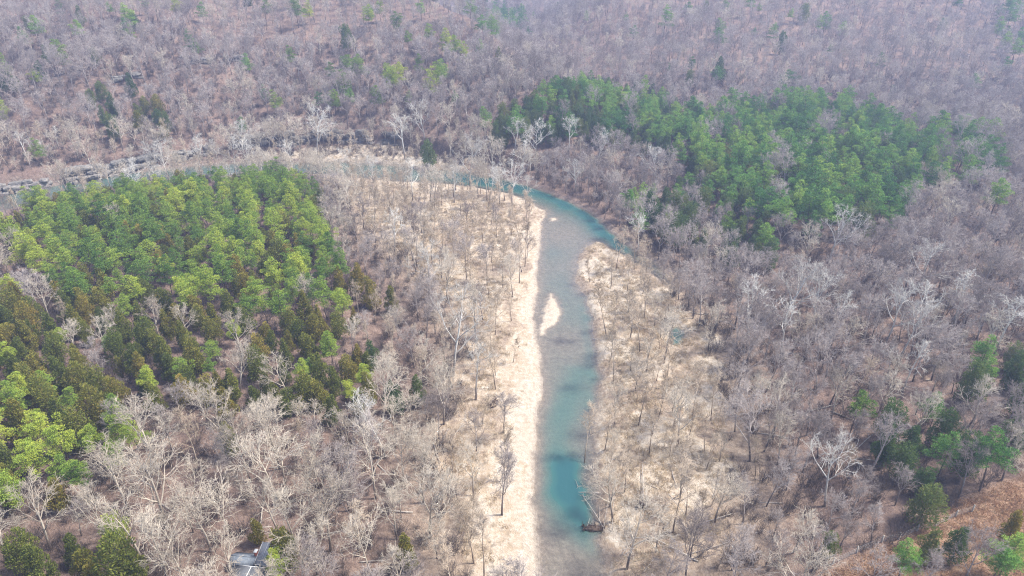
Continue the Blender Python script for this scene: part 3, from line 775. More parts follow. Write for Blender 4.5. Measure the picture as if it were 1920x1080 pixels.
# single trees that stand out: kind, crown pixel, height, label
HEROES = [
    ('sycamore_tree', 588, 232, 25, 'tall white sycamore standing before the dark bluff across the river'),
    ('sycamore_tree', 270, 292, 19, 'white forked sycamore leaning over the water below the left bluff'),
    ('sycamore_tree', 305, 290, 19, 'slim white sycamore on the near bank facing the left bluff'),
    ('sycamore_tree', 366, 280, 17, 'white sycamore at the right end of the left bluff'),
    ('sycamore_tree', 465, 290, 20, 'broad white sycamore just above the back edge of the left pines'),
    ('sycamore_tree', 432, 280, 20, 'white sycamore left of the broad one behind the left pines'),
    ('sycamore_tree', 545, 285, 18, 'white sycamore between left pines and far sand bar'),
    ('sycamore_tree', 755, 240, 24, 'pair-topped white sycamore at the right end of the dark bluff'),
    ('sycamore_tree', 795, 225, 22, 'white sycamore right of the dark bluff on the hill foot'),
    ('sycamore_tree', 880, 285, 27, 'tallest white sycamore standing left of the river bend'),
    ('sycamore_tree', 850, 330, 18, 'white sycamore in front of the tallest one by the bend'),
    ('sycamore_tree', 915, 330, 20, 'white sycamore on the sand tip inside the bend'),
    ('sycamore_tree', 960, 330, 18, 'white sycamore nearest the water at the bend'),
    ('sycamore_tree', 770, 325, 18, 'white sycamore leaning over the far sand bar channel'),
    ('sycamore_tree', 700, 318, 17, 'white sycamore on the bank facing the far sand bar'),
    ('sycamore_tree', 1005, 255, 19, 'white sycamore in the row below the dark conifers, leftmost'),
    ('sycamore_tree', 1068, 250, 19, 'white sycamore second in the row below the dark conifers'),
    ('sycamore_tree', 1120, 265, 20, 'broad white sycamore in the row below the dark conifers'),
    ('sycamore_tree', 965, 262, 18, 'white sycamore at the left foot of the dark conifers'),
    ('sycamore_tree', 1235, 300, 18, 'white sycamore between the dark conifers and the right pines'),
    ('sycamore_tree', 1080, 320, 15, 'small white sycamore on the slope over the bend'),
    ('sycamore_tree', 1200, 430, 15, 'white sycamore above the back channel on the right bank'),
    ('sycamore_tree', 1570, 425, 18, 'white sycamore at the front edge of the right pine stand'),
    ('sycamore_tree', 1735, 480, 18, 'white sycamore on the right slope with bare hillside behind'),
    ('sycamore_tree', 1485, 530, 20, 'large white sycamore, left of a close pair on the right bank'),
    ('sycamore_tree', 1545, 540, 18, 'large white sycamore, right of a close pair on the right bank'),
    ('sycamore_tree', 1415, 560, 18, 'slim white sycamore standing alone near the right bar'),
    ('sycamore_tree', 1478, 600, 17, 'tan-white sycamore below the close pair'),
    ('sycamore_tree', 1572, 580, 16, 'narrow bright white sycamore in the right wood'),
    ('sycamore_tree', 1678, 575, 18, 'white sycamore in the middle of the right wood'),
    ('sycamore_tree', 1742, 570, 16, 'white sycamore right of the middle of the right wood'),
    ('sycamore_tree', 1808, 545, 17, 'white sycamore upright among grey trees far right'),
    ('sycamore_tree', 1705, 610, 16, 'low spreading white sycamore in the right wood'),
    ('sycamore_tree', 1895, 585, 18, 'bright leaning white sycamore near the right edge'),
    ('sycamore_tree', 1712, 672, 14, 'small white sycamore over a sandy patch in the right wood'),
    ('sycamore_tree', 1570, 870, 15, 'white sycamore left of the cedar clump by the field'),
    ('pale_tree', 1510, 1050, 19, 'big cream bare tree at the bottom, left of the field'),
    ('pale_tree', 1840, 740, 16, 'broad pale bare tree among the dark right edge cedars'),
    ('pale_tree', 1905, 840, 16, 'pale bare tree leaning beside the field pine'),
    ('pale_tree', 577, 540, 16, 'round pale bare crown at the right end of the left pines'),
    ('pale_tree', 440, 615, 15, 'round pale bare crown amid the rusty cedar belt'),
    ('pale_tree', 215, 408, 15, 'round pale bare crown alone inside the left pine stand'),
    ('pale_tree', 535, 695, 15, 'pale bare crown at the lower edge of the rusty cedar belt'),
    ('pale_tree', 212, 595, 13, 'white-limbed bare crown at the left end of the rusty cedar belt'),
    ('pale_tree', 20, 455, 14, 'pale bare crown at the left edge beside the pine stand'),
    ('pale_tree', 270, 800, 20, 'wide pale bare tree right of the bright pine clump'),
    ('pale_tree', 280, 890, 24, 'large leaning bare tree with dark forked trunk, lower left'),
    ('pale_tree', 400, 760, 19, 'pale bare tree below the rusty cedars'),
    ('pale_tree', 175, 935, 17, 'twisted pale bare tree right of the lower left pines'),
    ('sycamore_tree', 715, 785, 15, 'bright white small sycamore in the lower left wood'),
    ('sycamore_tree', 735, 420, 15, 'white sycamore on the upper left part of the sand bar'),
    ('sycamore_tree', 845, 610, 22, 'tall white sycamore in the middle of the left sand bar'),
    ('sycamore_tree', 800, 490, 18, 'white sycamore above the tall one on the left sand bar'),
    ('sycamore_tree', 890, 670, 17, 'white sycamore at the river side of the left sand bar'),
    ('slender_tree', 945, 830, 15, 'lone thin tree leaning over open white sand'),
    ('slender_tree', 905, 1000, 16, 'thin leaning tree at the bottom of the white sand'),
    ('slender_tree', 985, 440, 17, 'thin dark tree by the waterline high on the left bar'),
    ('slender_tree', 1100, 800, 15, 'thin tree leaning out from the right bank over the water'),
    ('slender_tree', 1240, 960, 14, 'dark vase-shaped thin tree on the lower right bar'),
    ('pine_tree', 1605, 772, 11, 'small yellow-green pine alone in the right wood'),
    ('dark_pine_tree', 1775, 850, 11, 'bright green pine at the top of the field cedars'),
    ('dark_pine_tree', 1755, 770, 9, 'round light green pine among the right edge cedars'),
    ('dark_pine_tree', 1862, 860, 14, 'tall leaning pine beside the upper end of the dry field'),
    ('dark_pine_tree', 1697, 1050, 9, 'small round pine standing in the dry field'),
    ('dark_pine_tree', 1895, 1035, 10, 'bushy green pine in the lower right corner'),
    ('cedar_tree', 1905, 985, 8, 'small cedar at the right edge of the dry field'),
    ('dark_pine_tree', 1870, 370, 17, 'big green pine alone on the right slope'),
    ('dark_pine_tree', 1818, 158, 15, 'dark green pine alone on the upper right slope'),
    ('dark_pine_tree', 1247, 32, 20, 'tall dark pine near the top, right of the valley gap'),
    ('dark_pine_tree', 1290, 20, 16, 'small pine beside the tall one near the top'),
    ('dark_pine_tree', 1535, 42, 14, 'small pine alone high on the right slope'),
    ('dark_pine_tree', 1650, 112, 12, 'small round pine half way up the right slope'),
    ('dark_pine_tree', 1765, 48, 13, 'small pine left of the top right pines'),
    ('pine_tree', 325, 12, 15, 'small pine alone at the top of the left hillside'),
    ('pine_tree', 495, 18, 15, 'slim pine near the top left, first of three'),
    ('pine_tree', 555, 16, 18, 'larger pine near the top left, middle of three'),
    ('pine_tree', 580, 18, 14, 'pine near the top left, right of the larger one'),
    ('pine_tree', 690, 28, 16, 'pine on the hillside left of the crest'),
    ('pine_tree', 712, 14, 14, 'small pine close to the top edge on the left crest'),
    ('pine_tree', 745, 45, 17, 'pine on the left crest under the top edge'),
    ('pine_tree', 765, 76, 13, 'small pine under the left crest'),
    ('pine_tree', 803, 62, 15, 'dark pine on the left crest'),
    ('pine_tree', 835, 78, 19, 'green pine on the crest end, left of a cluster'),
    ('pine_tree', 850, 92, 19, 'bright green pine in the middle of the crest end cluster'),
    ('pine_tree', 870, 102, 18, 'green pine at the very end of the left crest'),
    ('pine_tree', 625, 135, 14, 'small pine above a row of hillside pines'),
    ('pine_tree', 640, 156, 18, 'tall pine at the left of the hillside pine row'),
    ('pine_tree', 625, 186, 14, 'yellow-green pine below the hillside pine row'),
    ('pine_tree', 655, 126, 18, 'tall pine in the hillside pine row, second from left'),
    ('pine_tree', 674, 128, 18, 'light green pine in the hillside pine row'),
    ('pine_tree', 722, 140, 16, 'pine in a hillside trio, left one'),
    ('pine_tree', 735, 150, 18, 'pine in a hillside trio, middle one'),
    ('pine_tree', 748, 138, 17, 'pine in a hillside trio, right one'),
    ('pine_tree', 783, 120, 14, 'dark small pine above the hillside pair'),
    ('pine_tree', 806, 150, 18, 'light pine of the hillside pair, left'),
    ('pine_tree', 822, 138, 17, 'light pine of the hillside pair, right'),
    ('pine_tree', 708, 180, 15, 'pine low on the hillside under the trio'),
    ('pine_tree', 545, 105, 14, 'yellow-green pine alone on the mid left hillside'),
    ('pine_tree', 514, 190, 13, 'round yellow-green pine low on the left hillside'),
    ('pine_tree', 68, 282, 12, 'small bright yellow-green pine just above the left bluff'),
    ('pine_tree', 5, 205, 15, 'pine cut by the left edge on the hillside'),
    ('pine_tree', 1360, 425, 14, 'light green pine at the front of the mixed wood'),
    ('dark_cedar_tree', 1265, 425, 13, 'dark cedar on the slope right of the back channel'),
    ('dark_cedar_tree', 1215, 385, 13, 'dark cedar above the back channel'),
    ('dark_cedar_tree', 805, 285, 13, 'narrow dark cedar at the end of the far sand bar'),
    ('dark_cedar_tree', 1735, 945, 9.5, 'large round dark cedar by the fence'),
    ('dark_cedar_tree', 1558, 1020, 6, 'low round green cedar at the left end of the fence'),
    ('cedar_tree', 225, 1050, 14, 'tall golden cedar in the lower left corner clump'),
    ('pine_tree', 215, 995, 9, 'small yellow-green pine above the corner cedars'),
    ('cedar_tree', 425, 815, 9, 'green cedar alone among lower left bare trees'),
    ('cedar_tree', 530, 1020, 10, 'olive cedar right of the house'),
    ('pine_tree', 517, 1062, 8, 'bright yellow-green young pine touching the house'),
    ('cedar_tree', 765, 1030, 9, 'olive cedar in the lower left wood near the sand'),
    ('dark_cedar_tree', 1745, 1015, 8, 'olive green cedar in the field beyond the small pine'),
    ('dark_cedar_tree', 1797, 1018, 8, 'narrow dark cedar in the field between small pine and corner pine'),
    ('bare_tree', 1832, 1035, 11, 'grey bare tree in the field left of the corner pine'),
    ('bare_tree', 1752, 1066, 10, 'grey bare tree at the bottom right of the small field pine'),
    ('bare_tree', 1640, 1066, 9, 'grey bare tree at the bottom left of the small field pine'),
    ('dark_pine_tree', 1870, 1062, 9, 'second green pine in the lower right corner'),
    ('pale_tree', 425, 1040, 13, 'pale bare tree left of the house roof'),
    ('pale_tree', 500, 1085, 13, 'pale bare tree in front of the house'),
    ('cedar_tree', 480, 1000, 6, 'small cedar behind the house'),
]
HOUSE_XY = march(470, 1070, 5)
def y_scale(py):
    return py > 330

for k, px, py, h, lab in HEROES:
    h *= (1.02 if k == 'pale_tree' else 1.25 if 'cedar' not in k and 'pine' not in k else 1.12) if y_scale(py) else 1.12
    x, y = march(px, py, h * .62)
    put(k, x, y, h, None, lab, r=6.0 if k in ('sycamore_tree', 'pale_tree') else 4.0)

# ---- fill: candidates over the land, judged by where their crown would be
def fill(x0, x1, y0, y1, step, seed):
    g = np.random.default_rng(seed)
    X, Y = np.meshgrid(np.arange(x0, x1, step), np.arange(y0, y1, step))
    X = (X + g.uniform(-.48, .48, X.shape) * step).ravel()
    Y = (Y + g.uniform(-.48, .48, Y.shape) * step).ravel()
    z = terrain(X, Y)
    o = g.permutation(len(X))
    return X[o], Y[o], z[o], g

def filling(x, y, z, g, step, near):
    sd = np.where(y < 480, sdist(RIVER, x, y), 200)
    bx, by, dep = project(x, y, z)
    m = (dep > 20) & (bx > -420) & (bx < 2340) & (by < 1330) & (by > -160) & (z > .25) & (sd > 1.2)
    x, y, z, sd, bx, by = x[m], y[m], z[m], sd[m], bx[m], by[m]
    fld = sdist(FIELD, x, y)
    bl, br, bf, pd = sdist(BAR_L, x, y), sdist(BAR_R, x, y), sdist(BAR_F, x, y), sdist(POND, x, y)
    hd = np.hypot(x - HOUSE_XY[0], y - HOUSE_XY[1])
    zid = np.full(len(x), -1)
    c1x, c1y, _ = project(x, y, z + 9)
    for i, (P, *_r) in enumerate(ZONES):
        zid = np.where((zid < 0) & inside(P, c1x, c1y), i, zid)
    for i in range(len(x)):
        u = g.random()
        reach = 262 < by[i] < 385 and bx[i] < 1000 and sd[i] < 28
        if hd[i] < 7.5 or pd[i] < 2.5 or (abs(x[i] - POND[:, 0].mean()) < 5 and 0 < POND[:, 1].mean() - y[i] < 40):
            continue
        if g.random() < .85 and any((x[i] - a) ** 2 + (y[i] - b) ** 2 < r * r for (a, b), r in SANDP):
            continue
        if fld[i] < 1.5:
            continue
        if zid[i] >= 0 and bl[i] > 2 and br[i] > 2 and not (reach and sd[i] < 14):
            P, mix, sp_, (h0, h1), ph = ZONES[zid[i]]
            kinds = list(mix)
            k = kinds[int(g.choice(len(kinds), p=np.array(list(mix.values())) / sum(mix.values())))]
            if not clear(x[i], y[i], sp_):
                continue
            h = g.uniform(h0, h1) * (.8 if k.endswith('cedar_tree') and h1 > 14 else 1)
            put(k, x[i], y[i], h, zid[i], r=sp_)
            continue
        if bf[i] < 0:
            if u < .8:
                continue
            k, sp_, h = 'slender_tree', 5, g.uniform(7, 12)
        elif bl[i] < 0 and not (reach and sd[i] < 15):                       # left bar: open by the water, then thin trees, more with distance from the river
            if sd[i] < (6.5 if by[i] > 560 else 2.5) or u > (.25 if sd[i] < 12 and by[i] > 560 else .9):
                continue
            k, sp_, h = ('slender_tree' if g.random() < .66 else 'pale_tree' if g.random() < .6 else 'bare_tree'), (5.4 if sd[i] < 30 else 4.6), g.uniform(9, 16)
        elif br[i] < 0:
            if by[i] < 500 and sd[i] < 8:
                continue
            if sd[i] < 1.6 or u > (.4 if by[i] < 570 else .85):
                continue
            k, sp_, h = ('slender_tree' if g.random() < .8 else 'pale_tree'), 3.9, g.uniform(8, 16)
        elif reach and bx[i] < 470 and u < .5:
            continue
        elif reach:      # pale riverside trees along the far reach
            k = 'pale_tree' if g.random() < .62 else 'sycamore_tree' if g.random() < .4 else 'slender_tree'
            sp_, h = 4.3, g.uniform(10, 15)
        elif by[i] > 690 and x[i] < 0:        # lower left wood
            k = 'pale_tree' if g.random() < .74 else 'bare_tree' if g.random() < .6 else 'slender_tree'
            sp_, h = 4.9, g.uniform(10, 17)
            if c1x[i] < 330 and c1y[i] < 780:
                k, sp_, h = ('bare_tree' if g.random() < .5 else 'pale_tree'), 5.0, g.uniform(6.5, 9.5)
        elif x[i] < 0 and by[i] > 345:
            k = 'slender_tree' if g.random() < .40 else 'pale_tree' if g.random() < .4 else 'bare_tree'
            sp_, h = 5.0, g.uniform(9, 15)
        elif by[i] > 300:
            k = 'bare_tree' if g.random() < .84 else 'pale_tree' if g.random() < .75 else 'slender_tree'
            sp_, h = 4.4, g.uniform(8, 15)
        else:
            k = 'bare_tree' if g.random() < .86 else 'pale_tree'
            if g.random() < ((.08 if bx[i] < 1000 else .045) if fbm(x[i] + 500, y[i], 90, 2) > .5 else .01):
                k = 'dark_pine_tree' if g.random() < .75 else 'dark_cedar_tree'
            sp_, h = (6.2 if bx[i] < 860 else 5.4 if y[i] < 600 else 5.8), g.uniform(11, 17)
        if not reach and fbm(x[i], y[i], 24, 2) < .36 and g.random() < .5:      # uneven: openings and thickets
            continue
        h *= g.choice([.6, .85, 1.0, 1.12], p=[.12, .25, .45, .18])
        if near and not reach:
            qx, qy, _ = project(x[i], y[i], z[i] + h * 1.0)
            if g.random() < .88 and any(inside(ZONES[q][0], qx, qy) for q in (0, 1, 2, 3, 4, 5, 6, 9)):
                h *= .5
                if h < 4.5 or g.random() < .5:
                    continue
        if not clear(x[i], y[i], sp_):
            continue
        put(k, x[i], y[i], h, -1, r=sp_)

filling(*fill(-330, 330, 62, 500, 2.9, 11), 2.9, True)
filling(*fill(-760, 760, 330, 900, 5.2, 12), 5.2, False)
filling(*fill(-1150, 1150, 900, 1400, 9, 13), 9, False)

# ------------------------------------------------------------------ individuals (largest 300 of a kind) and the rest of each wood
arr = np.array([(t['x'], t['y'], t['h']) for t in items])
tz = terrain(arr[:, 0], arr[:, 1])
cpx, cpy, cdp = project(arr[:, 0], arr[:, 1], tz + arr[:, 2] * .6)
bpx, bpy_, _ = project(arr[:, 0], arr[:, 1], tz)
NAMES = dict(sycamore_tree=('white sycamore', 'bare sycamores with white limbs'), pale_tree=('pale bare tree', 'pale bare trees of the wood'),
             bare_tree=('grey-brown bare tree', 'grey-brown bare trees of the wood'), slender_tree=('thin tan bare tree', 'thin bare trees on the bars'),
             pine_tree=('green pine', 'pines left of the river'), dark_pine_tree=('dark green pine', 'pines of the right stands'), cedar_tree=('rusty olive cedar', 'rusty cedars left of the river'), dark_cedar_tree=('dark green cedar', 'dark cedars of the valley'))
def clean(s):
    ws = s.split()
    return ' '.join(ws[:16]).rstrip(',')

LAND = [(1031, 590, 'the white islet'), (1268, 625, 'the small pond'), (1110, 990, 'the log jam pool'), (470, 1060, 'the house'), (1690, 1010, 'the wire fence'),
        (1697, 1050, 'the small pine in the field'), (1862, 860, 'the tall pine by the field'), (1605, 775, 'the lone yellow-green pine'), (1515, 535, 'the close pair of white sycamores'),
        (1415, 560, 'the slim lone white sycamore'), (1572, 580, 'the narrow bright white sycamore'), (1705, 610, 'the low spreading white sycamore'), (1712, 690, 'the sandy patch in the wood'),
        (1895, 585, 'the leaning sycamore near the right edge'), (1510, 1050, 'the big cream tree at the bottom'), (1840, 740, 'the broad pale tree among dark cedars'),
        (577, 540, 'the round bare crown beside left pines'), (440, 615, 'the round bare crown amid cedars'), (215, 408, 'the bare crown inside left pines'), (535, 695, 'the bare crown below the cedars'),
        (270, 800, 'the wide pale tree beside bright pines'), (280, 890, 'the large leaning dark-trunked tree'), (845, 610, 'the tall sycamore on the left bar'), (735, 420, 'the sycamore on the upper left bar'),
        (945, 830, 'the lone thin tree on white sand'), (923, 757, 'the upturned roots on white sand'), (1205, 945, 'the fallen trunk with root plate'), (1190, 1030, 'the log pile'),
        (1110, 465, 'the tip of the right bar'), (1235, 510, 'the dark back channel'), (1060, 375, 'the teal bend of the river'), (880, 285, 'the tallest sycamore by the bend'),
        (700, 290, 'the far sand bar'), (620, 262, 'the dark bluff'), (200, 320, 'the long left bluff'), (588, 232, 'the tall sycamore before the bluff'), (370, 118, 'the hillside rock outcrop'),
        (735, 145, 'the hillside pine trio'), (850, 90, 'the crest end pines'), (1247, 32, 'the tall pine near the top'), (1818, 158, 'the lone upper right pine'), (1870, 370, 'the big lone pine on the right'),
        (1360, 425, 'the light pine before the right stand'), (1570, 425, 'the sycamore fronting the right pines'), (1735, 480, 'the sycamore on the right slope'), (1120, 265, 'the broad sycamore below dark conifers'),
        (225, 1050, 'the tall golden corner cedar'), (715, 785, 'the small bright lower left sycamore'), (765, 1030, 'the olive cedar near the sand'), (1265, 425, 'the dark cedar over the back channel'),
        (1558, 1020, 'the low round cedar by the fence'), (1735, 945, 'the large round cedar by the fence'), (20, 400, 'the upper left corner of the left pines'), (330, 330, 'the back edge of the left pines'),
        (1500, 195, 'the back edge of the right pines'), (1690, 400, 'the front corner of the right pines'), (100, 915, 'the foot of the lower left pines'), (640, 480, 'the right corner of the left pines'),
        (1130, 160, 'the top of the dark conifers'), (425, 815, 'the lone green lower left cedar'), (1775, 850, 'the bright pine above field cedars'), (1360, 880, 'the sandy end of the right bar'), (600, 900, 'the open leafy ground lower left'),
        (1420, 300, 'the left side of the right pines'), (380, 440, 'the middle of the left pines'), (330, 650, 'the middle of the cedar belt'), (90, 760, 'the middle of the lower left pines'), (1600, 300, 'the middle of the right pines')]
LAND += [(990, 215, 'the left end of the dark conifers'), (1240, 205, 'the right end of the dark conifers'), (1360, 240, 'the upper left of the right pines'), (480, 400, 'the upper right of the left pines'), (130, 440, 'the left side of the left pines'), (1680, 250, 'the upper right of the right pines')]
LX, LY = np.array([l[0] for l in LAND], float), np.array([l[1] for l in LAND], float)
DIRS = ['right of', 'below right of', 'below', 'below left of', 'left of', 'above left of', 'above', 'above right of']
ORD = ['nearest', 'second-nearest', 'third-nearest', 'fourth-nearest', 'fifth-nearest', 'sixth-nearest', 'seventh-nearest', 'eighth-nearest', 'ninth-nearest', 'tenth-nearest', 'eleventh-nearest', 'twelfth-nearest', 'thirteenth-nearest', 'fourteenth-nearest', 'fifteenth-nearest', 'sixteenth-nearest', 'seventeenth-nearest', 'eighteenth-nearest', 'nineteenth-nearest', 'twentieth-nearest'] + [f'twenty-{q}-nearest' for q in ('first', 'second', 'third', 'fourth', 'fifth', 'sixth', 'seventh', 'eighth', 'ninth')]
def labels_for(nm, idx):
    """each tree by its direction from the nearest landmark and its rank by distance there"""
    cells = {}
    for i in idx:
        dx, dy = cpx[i] - LX, cpy[i] - LY
        d = np.hypot(dx, dy)
        j = int(np.argmin(d))
        k = int(round(math.atan2(dy[j], dx[j]) / (math.pi / 4))) % 8
        cells.setdefault((j, k), []).append((d[j], i))
    out = {}
    for (j, k), L in cells.items():
        for n, (d, i) in enumerate(sorted(L)):
            out[i] = clean(f'{ORD[min(n, len(ORD) - 1)]} {nm} {DIRS[k]} {LAND[j][2]}')
    return out

INDIV = {k: 300 for k in protos}
rest = {k: [] for k in protos}
for k in protos:
    idx = [i for i, t in enumerate(items) if t['kind'] == k]
    def score(i):
        if items[i]['label']:
            return 1e6
        vis = -15 < cpx[i] < 1935 and -10 < cpy[i] < 1090
        return (items[i]['h'] / cdp[i]) if vis else -1
    idx.sort(key=score, reverse=True)
    P = protos[k]
    labs = labels_for(NAMES[k][0], [i for n, i in enumerate(idx) if n < INDIV[k] and score(i) > 0 and not items[i]['label']])
    for n, i in enumerate(idx):
        t = items[i]
        g = random.Random(i * 7 + 3)
        v = g.randrange(len(P))
        s = t['h'] / PH[k]
        if n < INDIV[k] and score(i) > 0:
            nm, grp = NAMES[k]
            lab = t['label'] or labs[i]
            e = obj(k, None, None, (t['x'], t['y'], tz[i]), 0, lab, 'tree', grp)
            e.empty_display_size = .5
            e.rotation_euler = (g.gauss(0, .055), g.gauss(0, .055), g.uniform(0, 6.28))
            f = s * g.uniform(.92, 1.1)
            e.scale = (f, f, s)
            obj('trunk', P[v][0], e)
            obj('crown', P[v][1], e)
        else:
            f = g.uniform(.9, 1.12)
            rest[k].append((t['x'], t['y'], tz[i], g.uniform(0, 6.28), s * f, s, v))

def scatter(name, meshes, rows, label, cat=None, group=None):
    """one object of kind stuff: instances of the meshes on points (x y z yaw sxy sz variant)"""
    if not rows:
        return
    A = np.array(rows, float)
    pc = bpy.data.collections.new(name + '_kinds')
    for i, me in enumerate(meshes):
        pc.objects.link(bpy.data.objects.new(f'{name}_kind_{i:02d}', me))
    me = bpy.data.meshes.new(name)
    me.vertices.add(len(A))
    me.vertices.foreach_set('co', A[:, :3].astype(np.float32).ravel())
    for nm, ty, c in (('yaw', 'FLOAT', 3), ('sxy', 'FLOAT', 4), ('sz', 'FLOAT', 5), ('var', 'INT', 6)):
        a = me.attributes.new(nm, ty, 'POINT')
        a.data.foreach_set('value', A[:, c].astype(np.int32 if ty == 'INT' else np.float32))
    o = obj(name, me, label=label, kind='stuff')
    ng = bpy.data.node_groups.new(name, 'GeometryNodeTree')
    ng.interface.new_socket('Geometry', in_out='INPUT', socket_type='NodeSocketGeometry')
    ng.interface.new_socket('Geometry', in_out='OUTPUT', socket_type='NodeSocketGeometry')
    n = ng.nodes
    gi, go = n.new('NodeGroupInput'), n.new('NodeGroupOutput')
    ci = n.new('GeometryNodeCollectionInfo')
    ci.inputs[0].default_value = pc
    ci.inputs[1].default_value = True
    ci.inputs[2].default_value = True
    ip = n.new('GeometryNodeInstanceOnPoints')
    def na(nm, ty):
        q = n.new('GeometryNodeInputNamedAttribute')
        q.data_type = ty
        q.inputs[0].default_value = nm
        return q.outputs[0]
    cr, cs = n.new('ShaderNodeCombineXYZ'), n.new('ShaderNodeCombineXYZ')
    L = ng.links.new
    L(na('yaw', 'FLOAT'), cr.inputs[2])
    sxy = na('sxy', 'FLOAT')
    L(sxy, cs.inputs[0])
    L(sxy, cs.inputs[1])
    L(na('sz', 'FLOAT'), cs.inputs[2])
    L(gi.outputs[0], ip.inputs['Points'])
    L(ci.outputs[0], ip.inputs['Instance'])
    ip.inputs['Pick Instance'].default_value = True
    L(na('var', 'INT'), ip.inputs['Instance Index'])
    e2r = n.new('FunctionNodeEulerToRotation')
    L(cr.outputs[0], e2r.inputs[0])
    L(e2r.outputs[0], ip.inputs['Rotation'])
    L(cs.outputs[0], ip.inputs['Scale'])
    L(ip.outputs[0], go.inputs[0])
    md = o.modifiers.new('scatter', 'NODES')
    md.node_group = ng
    return o

WOODS = dict(sycamore_tree='farther white sycamores', pale_tree='farther pale bare trees filling the woods', bare_tree='grey-brown bare woods covering the slopes and right bank',
             slender_tree='farther thin tan bare trees by the river', pine_tree='farther green pines of the left stands', dark_pine_tree='farther dark green pines of the right stands and slopes', cedar_tree='farther rusty cedars left of the river', dark_cedar_tree='farther dark cedars of the slopes')
for k in protos:
    scatter(k.replace('_tree', '_wood'), [p[2] for p in protos[k]], rest[k], WOODS[k])

# ------------------------------------------------------------------ brush, weeds and dry grass
brush_g = [seg_mesh('brush', bush(800 + i, 2.4, 26, .022), M['grey_bark']) for i in range(3)]
brush_t = [seg_mesh('brush', bush(810 + i, 1.8, 18, .018), M['straw']) for i in range(3)]
def scatter_pts(x0, x1, y0, y1, step, seed, keep):
    x, y, z, g = fill(x0, x1, y0, y1, step, seed)
    bx, by, dep = project(x, y, z)
    m = (dep > 20) & (bx > -200) & (bx < 2120) & (by < 1200) & (by > -60) & (z > .2)
    x, y, z = x[m], y[m], z[m]
    p = keep(x, y)
    m = g.random(len(x)) < p
    return x[m], y[m], z[m], g
def k_wood(x, y):
    sd = sdist(RIVER, x, y)
    return (sd > 2.5) * np.where((sdist(BAR_L, x, y) < 0) | (sdist(BAR_R, x, y) < 0), .0, .8) * (sdist(FIELD, x, y) > 0) * (np.hypot(x - HOUSE_XY[0], y - HOUSE_XY[1]) > 9)
x, y, z, g = scatter_pts(-330, 330, 62, 470, 3.6, 21, k_wood)
scatter('underbrush', brush_g, [(a, b, c, g.uniform(0, 6.28), s, s * g.uniform(.7, 1.3), g.integers(3)) for a, b, c, s in zip(x, y, z, g.uniform(.5, 1.8, len(x)))], 'bare grey underbrush on the forest floor')
def k_bar(x, y):
    sd = sdist(RIVER, x, y)
    bl, br = sdist(BAR_L, x, y) < 0, sdist(BAR_R, x, y) < 0
    n = fbm(x, y, 9, 3) * (sdist(POND, x, y) > 2.5) * (np.hypot(x - POND[:, 0].mean(), y - POND[:, 1].mean() + 4) > 6)
    return np.where(bl, .45 * sstep(6, 14, sd) * sstep(.42, .6, n), 0) + np.where(br, .7 * sstep(1.5, 5, sd) * sstep(.32, .55, n), 0)
x, y, z, g = scatter_pts(-130, 130, 62, 420, 1.9, 22, k_bar)
scatter('bar_brush', brush_t, [(a, b, c, g.uniform(0, 6.28), s, s * g.uniform(.7, 1.3), g.integers(3)) for a, b, c, s in zip(x, y, z, g.uniform(.35, 1.15, len(x)))], 'tan brush on the river bars')
wm = []
for i in range(3):
    V, F, rn = tuft(840 + i)
    wm.append(mesh_np('weed', V, [F], [M['weed']], attrs=dict(rnd=rn)))
def k_weed(x, y):
    sd = sdist(RIVER, x, y)
    bl, br, bf = sdist(BAR_L, x, y) < 0, sdist(BAR_R, x, y) < 0, sdist(BAR_F, x, y) < 0
    n = fbm(x + 50, y, 6, 3)
    return np.where(bl, (.12 * sstep(2, 6, sd) + .6 * sstep(7, 15, sd)) * sstep(.38, .6, n), 0) + np.where(br, .75 * sstep(.6, 3, sd) * sstep(.3, .55, n), 0) + bf * .3
x, y, z, g = scatter_pts(-130, 130, 62, 420, 1.3, 23, k_weed)
scatter('dry_weeds', wm, [(a, b, c, g.uniform(0, 6.28), s, s * g.uniform(.6, 1.2), g.integers(3)) for a, b, c, s in zip(x, y, z, g.uniform(.4, 1.2, len(x)))], 'dry tan weeds on the river bars')
gm = []
for i in range(3):
    V, F, rn = tuft(860 + i, 50, .7, .6, .11)
    gm.append(mesh_np('grass', V, [F], [M['grass']], attrs=dict(rnd=rn)))
x, y, z, g = scatter_pts(30, 200, 70, 220, .95, 24, lambda x, y: sstep(1, -1, sdist(FIELD, x, y)) * (.35 + .5 * sstep(.3, .55, fbm(x, y, 5, 3))))
scatter('dry_grass', gm, [(a, b, c, g.uniform(0, 6.28), s, s * g.uniform(.6, 1.2), g.integers(3)) for a, b, c, s in zip(x, y, z, g.uniform(.5, 1.2, len(x)))], 'orange dry grass of the field')

